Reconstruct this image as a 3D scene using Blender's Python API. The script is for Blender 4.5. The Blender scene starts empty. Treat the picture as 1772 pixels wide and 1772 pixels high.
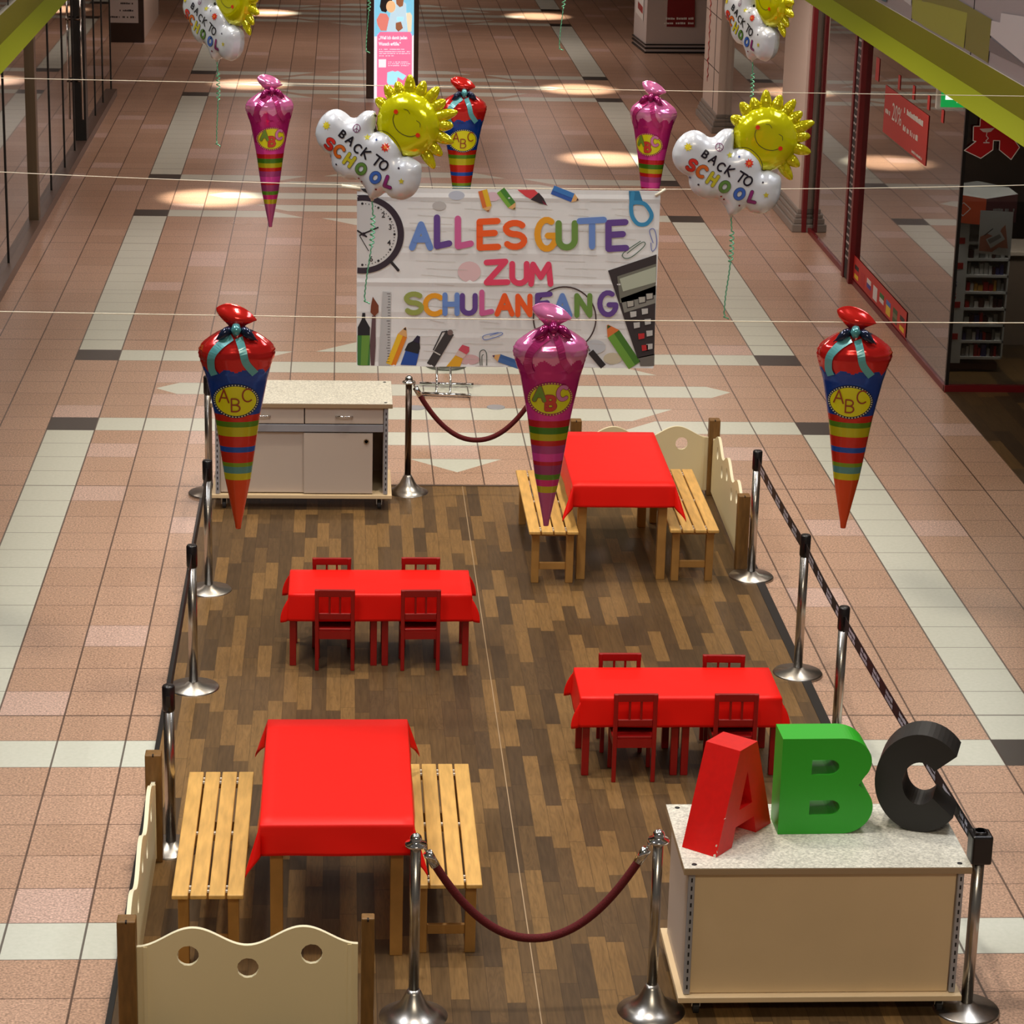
import bpy, bmesh, math, random
from mathutils import Vector, Matrix, noise
from mathutils.geometry import delaunay_2d_cdt
random.seed(7)
PI = math.pi
sin, cos = math.sin, math.cos
SC = bpy.context.scene
COL = SC.collection

# ------------------------------------------------------------------ camera
H = 6.3
FPX = 4506.32
PITCH, YAW, ROLL = 0.30350, 0.06859, 0.02508
FW = Vector((sin(YAW)*cos(PITCH), cos(YAW)*cos(PITCH), -sin(PITCH)))
r0 = Vector((cos(YAW), -sin(YAW), 0)); u0 = r0.cross(FW)
RT = r0*cos(ROLL) + u0*sin(ROLL); UP = -r0*sin(ROLL) + u0*cos(ROLL)
cd = bpy.data.cameras.new('camera'); cam = bpy.data.objects.new('camera', cd); COL.objects.link(cam)
cam.matrix_world = Matrix(((RT.x, UP.x, -FW.x, 0), (RT.y, UP.y, -FW.y, 0), (RT.z, UP.z, -FW.z, H), (0, 0, 0, 1)))
cd.sensor_width = 36; cd.lens = FPX/1772*36; cd.clip_end = 300; cd.clip_start = 0.1
SC.camera = cam
SC.view_settings.view_transform = 'Standard'; SC.view_settings.look = 'None'
SC.view_settings.exposure = 0.0; SC.view_settings.gamma = 1; SC.view_settings.use_curve_mapping = False
try:
    SC.cycles.use_denoising = True
    SC.cycles.max_bounces = 8
except Exception: pass

def lin(c):
    return tuple(((v/255)/12.92 if v/255 <= .04045 else ((v/255+.055)/1.055)**2.4) for v in c) + (1,)

# ------------------------------------------------------------------ world and lights
W = bpy.data.worlds.new('world'); SC.world = W; W.use_nodes = True
W.node_tree.nodes['Background'].inputs[0].default_value = (0.95, 0.86, 0.76, 1)
W.node_tree.nodes['Background'].inputs[1].default_value = 0.10
def light(name, kind, loc, power, color, **kw):
    l = bpy.data.lights.new(name, kind); l.energy = power; l.color = color
    for k, v in kw.items(): setattr(l, k, v)
    o = bpy.data.objects.new(name, l); o.location = loc; COL.objects.link(o); return o
WARM = (1.0, 0.86, 0.68); NEUT = (1.0, 0.93, 0.83)
def aim(o, t): o.rotation_euler = (Vector(t)-o.location).to_track_quat('-Z', 'Y').to_euler()
# lamps hanging high over the middle of the hall, shining straight down
for x, y, p in ((0.9, 11.0, 860), (0.6, 14.6, 1020), (0.9, 18.2, 1000), (1.1, 22.4, 1100), (1.3, 26.2, 640)):
    light('hall_spot', 'SPOT', (x, y, 9.2), p, (1.0, 0.91, 0.80) if y < 15 else WARM, spot_size=math.radians(76), spot_blend=1.0, shadow_soft_size=0.22)
for x, y, p in ((-3.2, 11.5, 300), (-2.9, 18.5, 250), (4.9, 12.5, 190), (4.9, 20.0, 210)):
    light('side_fill', 'AREA', (x, y, 8.8), p, (.95, .96, 1.0) if y < 15 else NEUT, shape='RECTANGLE', size=1.6, size_y=3.0)  # added area fill over both sides of the hall
# added warm fill from behind the viewer, for faces turned this way
aim(light('camera_fill', 'AREA', (1.5, 1.5, 8.6), 270, (1, .86, .66), shape='RECTANGLE', size=4.0, size_y=1.0), (1.0, 14, 0))
# downlights in the far ceiling: round pools on the floor
for x, y, p in ((3.75, 37.0, 1900), (3.95, 43.9, 1900), (4.0, 54.3, 1900), (-1.7, 33.6, 1900), (-1.55, 43.9, 1700), (-1.6, 54.1, 1900), (1.2, 61.0, 500)):
    light('far_downlight', 'SPOT', (x, y, 3.34), p, (1, .86, .68), spot_size=math.radians(26), spot_blend=1.0, shadow_soft_size=0.05)
for x, y in ((-1.5, 39), (3.6, 40.5), (-1.5, 49), (3.6, 49), (1, 57), (1.2, 33), (1.0, 44.0), (-1.5, 30.2), (4, 31)):
    light('far_ceiling_lamp', 'AREA', (x, y, 3.34), 42, (1, .85, .78), shape='RECTANGLE', size=1.2, size_y=1.2)
# added fill under the galleries, brightens walls and shop fronts
for x, y in ((5.2, 20), (5.2, 25.5), (5.2, 30.5), (5.2, 36), (-3.2, 22), (-3.2, 29), (-3.2, 36)):
    light('gallery_fill', 'AREA', (x, y, 3.36), 8 if x > 0 else 11, (1, .86, .74), shape='RECTANGLE', size=.5, size_y=1.5)
light('shop_fill', 'AREA', (6.5, 24.45, 3.3), 45, (1, .95, .9), shape='RECTANGLE', size=.6, size_y=.6)  # added fill that brightens the window display

def G(x, y, z=0.0):
    d = FW + RT*((x-886)/FPX) - UP*((y-886)/FPX); t = (z-H)/d.z
    return Vector((d.x*t, d.y*t, z))
def atY(x, y, Y):
    d = FW + RT*((x-886)/FPX) - UP*((y-886)/FPX); t = Y/d.y
    return Vector((d.x*t, Y, H+d.z*t))
def atX(x, y, X):
    d = FW + RT*((x-886)/FPX) - UP*((y-886)/FPX); t = X/d.x
    return Vector((X, d.y*t, H+d.z*t))
def atD(x, y, zc):
    d = FW + RT*((x-886)/FPX) - UP*((y-886)/FPX)
    return Vector((0, 0, H)) + d*zc

# ------------------------------------------------------------------ materials
def mat(name, col, rough=.5, metal=0.0, emit=0.0, spec=.5, noise_amt=0.0, noise_scale=20.0, bump=0.0, bump_scale=30.0, coat=0.0, stretch=None):
    m = bpy.data.materials.new(name); m.use_nodes = True
    nt = m.node_tree; b = nt.nodes['Principled BSDF']
    c = lin(col)
    b.inputs['Base Color'].default_value = c
    b.inputs['Roughness'].default_value = rough; b.inputs['Metallic'].default_value = metal
    b.inputs['Specular IOR Level'].default_value = spec; b.inputs['Coat Weight'].default_value = coat
    if emit:
        b.inputs['Emission Color'].default_value = c; b.inputs['Emission Strength'].default_value = emit
    if noise_amt or bump:
        tc = nt.nodes.new('ShaderNodeTexCoord'); mp = nt.nodes.new('ShaderNodeMapping')
        if stretch: mp.inputs['Scale'].default_value = stretch
        nt.links.new(tc.outputs['Object'], mp.inputs[0])
    if noise_amt:
        n = nt.nodes.new('ShaderNodeTexNoise'); n.inputs['Scale'].default_value = noise_scale; n.inputs['Detail'].default_value = 4
        nt.links.new(mp.outputs[0], n.inputs['Vector'])
        mr = nt.nodes.new('ShaderNodeMapRange'); mr.inputs[1].default_value = .3; mr.inputs[2].default_value = .7
        mr.inputs[3].default_value = 1-noise_amt; mr.inputs[4].default_value = 1+noise_amt
        nt.links.new(n.outputs[0], mr.inputs[0])
        mx = nt.nodes.new('ShaderNodeVectorMath'); mx.operation = 'SCALE'; mx.inputs[0].default_value = c[:3]
        nt.links.new(mr.outputs[0], mx.inputs['Scale']); nt.links.new(mx.outputs[0], b.inputs['Base Color'])
    if bump:
        n2 = nt.nodes.new('ShaderNodeTexNoise'); n2.inputs['Scale'].default_value = bump_scale; n2.inputs['Detail'].default_value = 3
        nt.links.new(mp.outputs[0], n2.inputs['Vector'])
        bp = nt.nodes.new('ShaderNodeBump'); bp.inputs['Strength'].default_value = bump; bp.inputs['Distance'].default_value = .01
        nt.links.new(n2.outputs[0], bp.inputs['Height']); nt.links.new(bp.outputs[0], b.inputs['Normal'])
    return m

class NT:
    """tiny helper that writes shader maths"""
    def __init__(s, m): s.t = m.node_tree
    def m(s, op, a, b=0.0, c=0.0):
        n = s.t.nodes.new('ShaderNodeMath'); n.operation = op
        for i, v in enumerate((a, b, c)):
            if isinstance(v, (int, float)): n.inputs[i].default_value = v
            else: s.t.links.new(v, n.inputs[i])
        return n.outputs[0]
    def between(s, v, lo, hi):
        return s.m('MULTIPLY', s.m('GREATER_THAN', v, lo), s.m('LESS_THAN', v, hi))
    def OR(s, a, b): return s.m('MAXIMUM', a, b)
    def AND(s, a, b): return s.m('MULTIPLY', a, b)
    def NOT(s, a): return s.m('SUBTRACT', 1.0, a)
    def mix(s, f, a, b):
        n = s.t.nodes.new('ShaderNodeMix'); n.data_type = 'RGBA'
        s.t.links.new(f, n.inputs[0]) if not isinstance(f, (int, float)) else setattr(n.inputs[0], 'default_value', f)
        for sock, v in ((n.inputs[6], a), (n.inputs[7], b)):
            if isinstance(v, tuple): sock.default_value = v
            else: s.t.links.new(v, sock)
        return n.outputs[2]
    def xyz(s):
        g = s.t.nodes.new('ShaderNodeNewGeometry'); sp = s.t.nodes.new('ShaderNodeSeparateXYZ')
        s.t.links.new(g.outputs['Position'], sp.inputs[0]); return sp.outputs, g.outputs['Position']
    def comb(s, x, y, z=0.0):
        n = s.t.nodes.new('ShaderNodeCombineXYZ')
        for i, v in enumerate((x, y, z)):
            if isinstance(v, (int, float)): n.inputs[i].default_value = v
            else: s.t.links.new(v, n.inputs[i])
        return n.outputs[0]
    def white(s, vec):
        n = s.t.nodes.new('ShaderNodeTexWhiteNoise'); n.noise_dimensions = '3D'; s.t.links.new(vec, n.inputs[0]); return n.outputs[0]
    def noise(s, vec, scale, detail=2.0):
        n = s.t.nodes.new('ShaderNodeTexNoise'); n.inputs['Scale'].default_value = scale; n.inputs['Detail'].default_value = detail
        s.t.links.new(vec, n.inputs['Vector']); return n.outputs[0]
    def scale(s, col, f):
        n = s.t.nodes.new('ShaderNodeVectorMath'); n.operation = 'SCALE'
        s.t.links.new(col, n.inputs[0]); s.t.links.new(f, n.inputs['Scale']); return n.outputs[0]

def stone_floor():
    m = mat('stone_floor', (190, 150, 125), .28)
    b = m.node_tree.nodes['Principled BSDF']; n = NT(m)
    (X, Y, Z), P = n.xyz()
    T, X0, Y0 = .42273, -2.61287, 24.97263
    c = n.m('DIVIDE', n.m('SUBTRACT', X, X0), T)
    sh = n.m('MULTIPLY', n.m('GREATER_THAN', Y, 28.0), .24)
    r = n.m('DIVIDE', n.m('SUBTRACT', n.m('SUBTRACT', Y0, Y), sh), T)
    rc = n.m('SUBTRACT', n.m('FLOORED_MODULO', n.m('ADD', r, 9.5), 24.0), 12.0)
    arc = n.m('ABSOLUTE', rc)
    pair = n.between(arc, 2.5, 3.5)
    band = n.m('LESS_THAN', arc, 3.5)
    strip = n.OR(n.between(c, 0, 1), n.between(c, 16, 17))
    D = n.m('ADD', n.m('ABSOLUTE', n.m('SUBTRACT', c, 8.5)), arc)
    near = n.m('GREATER_THAN', Y, 18.0)
    inside = n.AND(n.AND(near, n.m('LESS_THAN', D, 6.45)), n.m('LESS_THAN', n.m('FLOORED_MODULO', r, 2.0), 1.0))
    outer = n.AND(n.AND(pair, n.between(c, 1, 16)), n.OR(n.NOT(near), n.m('GREATER_THAN', D, 6.95)))
    white = n.OR(n.OR(n.AND(strip, n.NOT(band)), inside), outer)
    black = n.AND(pair, strip)
    cid = n.comb(n.m('FLOOR', c), n.m('FLOOR', r))
    rnd = n.white(cid)
    sp = n.noise(P, 75, 1); sp2 = n.noise(P, 36, 2); big = n.noise(P, .55, 2)
    pink = n.mix(rnd, lin((182, 147, 123)), lin((192, 157, 134)))
    pink = n.mix(n.m('GREATER_THAN', rnd, .93), pink, lin((203, 172, 158)))
    pv = n.m('ADD', -.10, n.m('MULTIPLY', sp, 1.70)); pv = n.m('ADD', pv, n.m('MULTIPLY', sp2, .50))
    pink = n.scale(pink, pv)
    wh = n.mix(sp2, lin((200, 205, 190)), lin((220, 222, 210)))
    col = n.mix(white, pink, wh)
    col = n.mix(black, col, lin((62, 56, 52)))
    fc = n.m('FRACT', c); fr = n.m('FRACT', r)
    gl = n.OR(n.OR(n.m('LESS_THAN', fc, .010), n.m('GREATER_THAN', fc, .992)), n.OR(n.m('LESS_THAN', fr, .010), n.m('GREATER_THAN', fr, .990)))
    gline = n.OR(n.m('LESS_THAN', fc, .022), n.m('LESS_THAN', n.m('ABSOLUTE', n.m('SUBTRACT', n.m('FLOORED_MODULO', n.m('SUBTRACT', r, 10.0), 12.0), 0.0)), .03))
    g2 = n.m('MULTIPLY', n.OR(n.m('MULTIPLY', gl, .72), n.m('MULTIPLY', gline, .85)), 1.0)
    col = n.mix(g2, col, lin((60, 40, 32)))
    m.node_tree.links.new(col, b.inputs['Base Color'])
    rr = n.m('ADD', .22, n.m('MULTIPLY', big, .22)); m.node_tree.links.new(rr, b.inputs['Roughness'])
    b.inputs['Specular IOR Level'].default_value = .42
    return m

def plank_floor(name, k=1.0, w=.094, L=.60, ox=0.0):
    m = mat(name, (96, 72, 46), .42)
    b = m.node_tree.nodes['Principled BSDF']; n = NT(m)
    (X, Y, Z), P = n.xyz()
    a = n.m('DIVIDE', n.m('ADD', X, ox), w); ai = n.m('FLOOR', a)
    off = n.white(n.comb(ai, 3.3))
    q = n.m('ADD', n.m('DIVIDE', Y, L), n.m('MULTIPLY', off, 7.0)); qi = n.m('FLOOR', q)
    rnd = n.white(n.comb(ai, qi)); r2 = n.white(n.comb(qi, ai, 5.5))
    gr = n.noise(n.comb(n.m('MULTIPLY', X, 60.0), n.m('ADD', n.m('MULTIPLY', Y, 5.0), n.m('MULTIPLY', rnd, 40.0)), rnd), 1.0, 4)
    gr2 = n.noise(n.comb(n.m('MULTIPLY', X, 14.0), n.m('ADD', n.m('MULTIPLY', Y, 1.6), n.m('MULTIPLY', r2, 40.0)), rnd), 1.0, 2)
    ring = n.m('ABSOLUTE', n.m('SINE', n.m('MULTIPLY', gr2, 42.0)))
    dark = tuple(v*k for v in (80, 62, 42)); mid = tuple(v*k for v in (106, 81, 50)); lt = tuple(v*k for v in (134, 102, 60))
    col = n.mix(rnd, lin(dark), lin(mid))
    col = n.mix(n.m('MULTIPLY', n.m('GREATER_THAN', r2, .62), .75), col, lin(lt))
    v = n.m('ADD', .45, n.m('MULTIPLY', gr, .85)); v = n.m('ADD', v, n.m('MULTIPLY', n.m('MULTIPLY', ring, .18), n.m('GREATER_THAN', r2, .45)))
    col = n.scale(col, v)
    fa = n.m('FRACT', a); fq = n.m('FRACT', q)
    col = n.mix(n.m('MULTIPLY', n.OR(n.m('LESS_THAN', fa, .03), n.m('LESS_THAN', fq, .008)), .55), col, lin((40, 28, 18)))
    m.node_tree.links.new(col, b.inputs['Base Color'])
    b.inputs['Specular IOR Level'].default_value = .35
    return m

def glass(name, tint=(225, 228, 225), ior=1.5, refl=1.0, gain=1.0):
    m = bpy.data.materials.new(name); m.use_nodes = True; nt = m.node_tree; nt.nodes.clear()
    o = nt.nodes.new('ShaderNodeOutputMaterial'); mx = nt.nodes.new('ShaderNodeMixShader')
    t = nt.nodes.new('ShaderNodeBsdfTransparent'); g = nt.nodes.new('ShaderNodeBsdfGlossy'); f = nt.nodes.new('ShaderNodeFresnel')
    t.inputs[0].default_value = lin(tint); g.inputs['Roughness'].default_value = .02; g.inputs[0].default_value = (refl, refl, refl, 1); f.inputs[0].default_value = ior
    mu = nt.nodes.new('ShaderNodeMath'); mu.operation = 'MULTIPLY_ADD'; mu.use_clamp = True; mu.inputs[1].default_value = gain; mu.inputs[2].default_value = .03
    nt.links.new(f.outputs[0], mu.inputs[0]); nt.links.new(mu.outputs[0], mx.inputs[0]); nt.links.new(t.outputs[0], mx.inputs[1]); nt.links.new(g.outputs[0], mx.inputs[2]); nt.links.new(mx.outputs[0], o.inputs[0])
    return m

def foil(name, rough=.2, metal=.62, bump=.25):
    m = mat(name, (255, 255, 255), rough, metal, bump=bump, bump_scale=9, coat=.5)
    at = m.node_tree.nodes.new('ShaderNodeAttribute'); at.attribute_name = 'Col'
    m.node_tree.links.new(at.outputs['Color'], m.node_tree.nodes['Principled BSDF'].inputs['Base Color'])
    m.node_tree.nodes['Principled BSDF'].inputs['Coat Roughness'].default_value = .08
    return m

M = {}
def mm(key, *a, **k):
    if key not in M: M[key] = mat(key, *a, **k)
    return M[key]
mm('red_cloth', (238, 20, 10), .45, spec=.25, bump=.12, bump_scale=6)
mm('red_paint', (150, 12, 10), .38, noise_amt=.06)
mm('pine', (214, 168, 92), .5, noise_amt=.16, noise_scale=6, stretch=(6, .8, 6))
mm('pine_dark', (168, 122, 60), .55, noise_amt=.12, noise_scale=8)
mm('brown_post', (124, 88, 40), .5, noise_amt=.2, noise_scale=8, stretch=(5, 5, 1))
mm('cream_panel', (240, 224, 178), .5)
mm('cream_edge', (238, 230, 196), .5)
mm('steel', (190, 186, 180), .24, 1.0)
mm('steel_disc', (176, 172, 166), .3, 1.0, noise_amt=.08, noise_scale=40)
mm('steel_dark', (104, 88, 78), .26, 1.0)
mm('black_plastic', (22, 18, 20), .32)
mm('belt', (26, 20, 26), .6)
mm('belt_print', (190, 190, 205), .6)
mm('velvet', (92, 8, 14), .85, noise_amt=.2, noise_scale=120, bump=.3, bump_scale=150)
mm('laminate', (232, 206, 164), .42, noise_amt=.025, noise_scale=3)
mm('laminate_grey', (204, 188, 174), .45)
mm('counter_top', (214, 211, 197), .4, noise_amt=.32, noise_scale=75)
mm('counter_edge', (168, 142, 110), .5)
mm('rail_grey', (170, 172, 180), .4, .3)
mm('slot', (26, 24, 28), .6)
mm('dark_gap', (20, 12, 8), .8)
mm('letter_red', (214, 16, 10), .4, noise_amt=.05, noise_scale=30)
mm('letter_green', (44, 170, 34), .38)
mm('letter_black', (34, 32, 30), .5)
mm('chip_white', (230, 225, 210), .6)
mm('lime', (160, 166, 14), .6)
mm('lime_shaded', (140, 138, 10), .6)  # lime of the upright gallery face, its shade put into the colour
mm('slab', (200, 190, 176), .7)
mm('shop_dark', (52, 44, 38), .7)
mm('shop_wall', (120, 104, 92), .6)
mm('frame_brown', (70, 54, 46), .4, .4)
mm('bronze', (110, 96, 78), .35, .7)
mm('frame_black', (14, 12, 12), .4)
mm('frame_red', (112, 12, 20), .4)
mm('pillar', (206, 190, 178), .35)
mm('pillar_grey', (140, 132, 124), .4)
mm('plinth', (96, 76, 66), .35)
mm('white', (235, 235, 230), .5)
mm('paper', (216, 210, 208), .6)
mm('ink', (40, 36, 40), .6)
mm('red_print', (200, 50, 44), .5)
mm('dark_red_print', (130, 20, 24), .5)
mm('kiosk_white', (208, 200, 196), .4)
mm('chrome', (225, 225, 225), .1, 1.0)
mm('grey_plate', (110, 112, 104), .4, .4)
mm('sill', (92, 74, 62), .4)
mm('ribbon', (120, 200, 160), .25, .5)
mm('string', (235, 225, 200), .5)
mm('rubber', (40, 38, 38), .6)
FL = stone_floor(); WD = plank_floor('plank_vinyl'); WD2 = plank_floor('shop_planks', .8, .16, .9)
GL = glass('shop_glass', ior=1.62, gain=1.35); GLF = glass('shop_front_glass', (215, 215, 210), 1.4); GLB = glass('balustrade_glass', (214, 220, 216), 1.45)
FOIL = foil('foil', .15, .48, .4); FOILW = foil('white_foil', .3, .12, .12)

# ------------------------------------------------------------------ mesh builder
class MB:
    def __init__(s): s.v = []; s.f = []; s.m = []; s.mats = []; s.c = []; s.sm = []
    def mi(s, m):
        m = M[m] if isinstance(m, str) else m
        if m not in s.mats: s.mats.append(m)
        return s.mats.index(m)
    def add(s, vs, fs, m, col=None, smooth=False):
        o = len(s.v); s.v += [Vector(v) for v in vs]; k = s.mi(m)
        for i, f in enumerate(fs):
            s.f.append([o+j for j in f]); s.m.append(k); s.sm.append(smooth)
            s.c.append(col[i] if isinstance(col, list) else col)
        return s
    def box(s, x0, x1, y0, y1, z0, z1, m, T=None):
        v = [Vector((x, y, z)) for z in (z0, z1) for y in (y0, y1) for x in (x0, x1)]
        if T: v = [T @ q for q in v]
        return s.add(v, [(0, 2, 3, 1), (4, 5, 7, 6), (0, 1, 5, 4), (2, 6, 7, 3), (0, 4, 6, 2), (1, 3, 7, 5)], m)
    def bbox(s, x0, x1, y0, y1, z0, z1, m, b=.004):
        """bevelled box"""
        bm = bmesh.new(); bmesh.ops.create_cube(bm, size=1)
        for v in bm.verts: v.co = Vector(((x0+x1)/2+v.co.x*(x1-x0), (y0+y1)/2+v.co.y*(y1-y0), (z0+z1)/2+v.co.z*(z1-z0)))
        b = min(b, .45*min(x1-x0, y1-y0, z1-z0))
        bmesh.ops.bevel(bm, geom=bm.edges[:], offset=b, segments=2, profile=.5, affect='EDGES')
        bm.verts.index_update(); s.add([v.co.copy() for v in bm.verts], [[v.index for v in f.verts] for f in bm.faces], m); bm.free(); return s
    def lathe(s, prof, m, c=(0, 0), n=40, smooth=True, z0=0.0):
        vs = []; fs = []
        for r, z in prof:
            for i in range(n): a = 2*PI*i/n; vs.append((c[0]+r*cos(a), c[1]+r*sin(a), z0+z))
        for k in range(len(prof)-1):
            for i in range(n): j = (i+1) % n; fs.append((k*n+i, k*n+j, (k+1)*n+j, (k+1)*n+i))
        fs.append(list(range(n))[::-1]); fs.append([(len(prof)-1)*n+i for i in range(n)])
        return s.add(vs, fs, m, smooth=smooth)
    def tube(s, pts, r, m, n=10, closed=False, col=None):
        pts = [Vector(p) for p in pts]; vs = []; fs = []; up = None
        for i, p in enumerate(pts):
            t = (pts[min(i+1, len(pts)-1)]-pts[max(i-1, 0)]).normalized()
            if up is None:
                up = Vector((0, 0, 1)) if abs(t.z) < .9 else Vector((1, 0, 0))
            a = t.cross(up).normalized(); b = a.cross(t).normalized(); up = b
            rr = r[i] if isinstance(r, (list, tuple)) else r
            for k in range(n): th = 2*PI*k/n; vs.append(p+a*rr*cos(th)+b*rr*sin(th))
        for i in range(len(pts)-1):
            for k in range(n): j = (k+1) % n; fs.append((i*n+k, i*n+j, (i+1)*n+j, (i+1)*n+k))
        fs.append(list(range(n))[::-1]); fs.append([(len(pts)-1)*n+k for k in range(n)])
        return s.add(vs, fs, m, col, True)
    def prism(s, pts2, d, m, F, holes=(), m_edge=None):
        """polygon pts2 (2D) with holes, extruded by d; F maps (u,v,w) to 3D"""
        loops = [list(pts2)]+[list(h) for h in holes]; vs = []; ed = []
        for lp in loops:
            o = len(vs); vs += [Vector((p[0], p[1])) for p in lp]; ed += [(o+i, o+(i+1) % len(lp)) for i in range(len(lp))]
        rv, re, rf, *_ = delaunay_2d_cdt(vs, ed, [], 2 if holes else 1, 1e-6)
        if holes:
            pass
        nV = len(rv); a = [F(p.x, p.y, 0.0) for p in rv]; b = [F(p.x, p.y, d) for p in rv]
        s.add(a, [tuple(f) for f in rf], m); s.add(b, [tuple(reversed(f)) for f in rf], m)
        for lp in loops:
            nL = len(lp); q = [F(p[0], p[1], 0.0) for p in lp]+[F(p[0], p[1], d) for p in lp]
            s.add(q, [(i, (i+1) % nL, nL+(i+1) % nL, nL+i) for i in range(nL)], m_edge or m)
        return s
    def build(s, name, parent=None, loc=None, recalc=True):
        me = bpy.data.meshes.new(name); me.from_pydata([tuple(v) for v in s.v], [], s.f)
        for m in s.mats: me.materials.append(m)
        me.polygons.foreach_set('material_index', s.m); me.polygons.foreach_set('use_smooth', s.sm)
        if any(c is not None for c in s.c):
            ca = me.color_attributes.new('Col', 'FLOAT_COLOR', 'CORNER')
            for p in me.polygons:
                c = s.c[p.index] or (1, 1, 1, 1)
                for li in p.loop_indices: ca.data[li].color = c
        if recalc:
            bm = bmesh.new(); bm.from_mesh(me); bmesh.ops.recalc_face_normals(bm, faces=bm.faces); bm.to_mesh(me); bm.free()
        me.update(); o = bpy.data.objects.new(name, me); COL.objects.link(o)
        if parent: o.parent = parent
        if loc: o.location = loc
        return o

def tag(o, label, cat, group=None, kind=None):
    if label: o['label'] = label
    if cat: o['category'] = cat
    if group: o['group'] = group
    if kind: o['kind'] = kind
    return o
def empty(name, loc, label, cat, group=None, rz=0.0):
    o = bpy.data.objects.new(name, None); COL.objects.link(o); o.location = loc; o.rotation_euler = (0, 0, rz)
    o.empty_display_size = .1
    return tag(o, label, cat, group)
def struct(mb, name): o = mb.build(name); o['kind'] = 'structure'; return o
def copy_tree(o, parent=None):
    c = o.copy(); COL.objects.link(c)
    if parent: c.parent = parent
    for ch in [x for x in COL.objects if x.parent == o]: copy_tree(ch, c)
    return c
def dup(o, loc, label, rz=None, group=None):
    c = copy_tree(o); c.location = loc; c['label'] = label
    if rz is not None: c.rotation_euler = (0, 0, rz)
    if group: c['group'] = group
    return c

def circ(cx, cy, r, n=28, ry=None): return [(cx+r*cos(2*PI*i/n), cy+(ry or r)*sin(2*PI*i/n)) for i in range(n)]
def flat(mb, pts, m, F): # one flat polygon
    mb.add([F(*p) for p in pts], [list(range(len(pts)))], m); return mb
def resample(pts, step):
    out = [Vector(pts[0])]
    for a, b in zip(pts[:-1], pts[1:]):
        a = Vector(a); b = Vector(b); n = max(1, int((b-a).length/step)+0)
        for i in range(1, n+1): out.append(a.lerp(b, i/n))
    return out
def spline(pts, n=8):
    P = [Vector(p) for p in pts]; out = []
    for i in range(len(P)-1):
        p0 = P[max(i-1, 0)]; p1 = P[i]; p2 = P[i+1]; p3 = P[min(i+2, len(P)-1)]
        for k in range(n):
            t = k/n; out.append(.5*((2*p1)+(-p0+p2)*t+(2*p0-5*p1+4*p2-p3)*t*t+(-p0+3*p1-3*p2+p3)*t**3))
    out.append(P[-1]); return out
LAY = [0]
def stroke(mb, pts, w, m, F, step=None, round_=True, col=None):
    P_ = [Vector(p) for p in pts]; cuts = [0]
    for i in range(1, len(P_)-1):
        a = P_[i]-P_[i-1]; b_ = P_[i+1]-P_[i]
        if a.length > 1e-9 and b_.length > 1e-9 and a.angle(b_) > .6: cuts.append(i)
    cuts.append(len(P_)-1)
    for a, b_ in zip(cuts[:-1], cuts[1:]): stroke1(mb, P_[a:b_+1], w, m, F, step, round_ or len(cuts) > 2, col)
    return mb
def stroke1(mb, pts, w, m, F, step=None, round_=True, col=None):
    """flat brush stroke along 2D points, mapped through F(u,v)"""
    F_ = F; LAY[0] = (LAY[0]+1) % 4; dl = Vector((0, -.00035*LAY[0], 0)); F = (lambda u, v: F_(u, v)+dl)
    pts = resample(pts, step or w*.6); n = len(pts); vs = []; L = []; 
    for i, p in enumerate(pts):
        t = pts[min(i+1, n-1)]-pts[max(i-1, 0)]
        if t.length < 1e-9: t = Vector((1, 0))
        t.normalize(); q = Vector((-t.y, t.x))*(w/2); L.append((p+q, p-q))
    v = [F(*a) for a, b in L]+[F(*b) for a, b in L]
    mb.add(v, [(i, i+1, n+i+1, n+i) for i in range(n-1)], m, col)
    if round_:
        for p in (pts[0], pts[-1]):
            mb.add([F(*c)+Vector((0, -.00012, 0)) for c in circ(p.x, p.y, w/2, 10)], [list(range(10))], m, col)
    return mb

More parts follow.
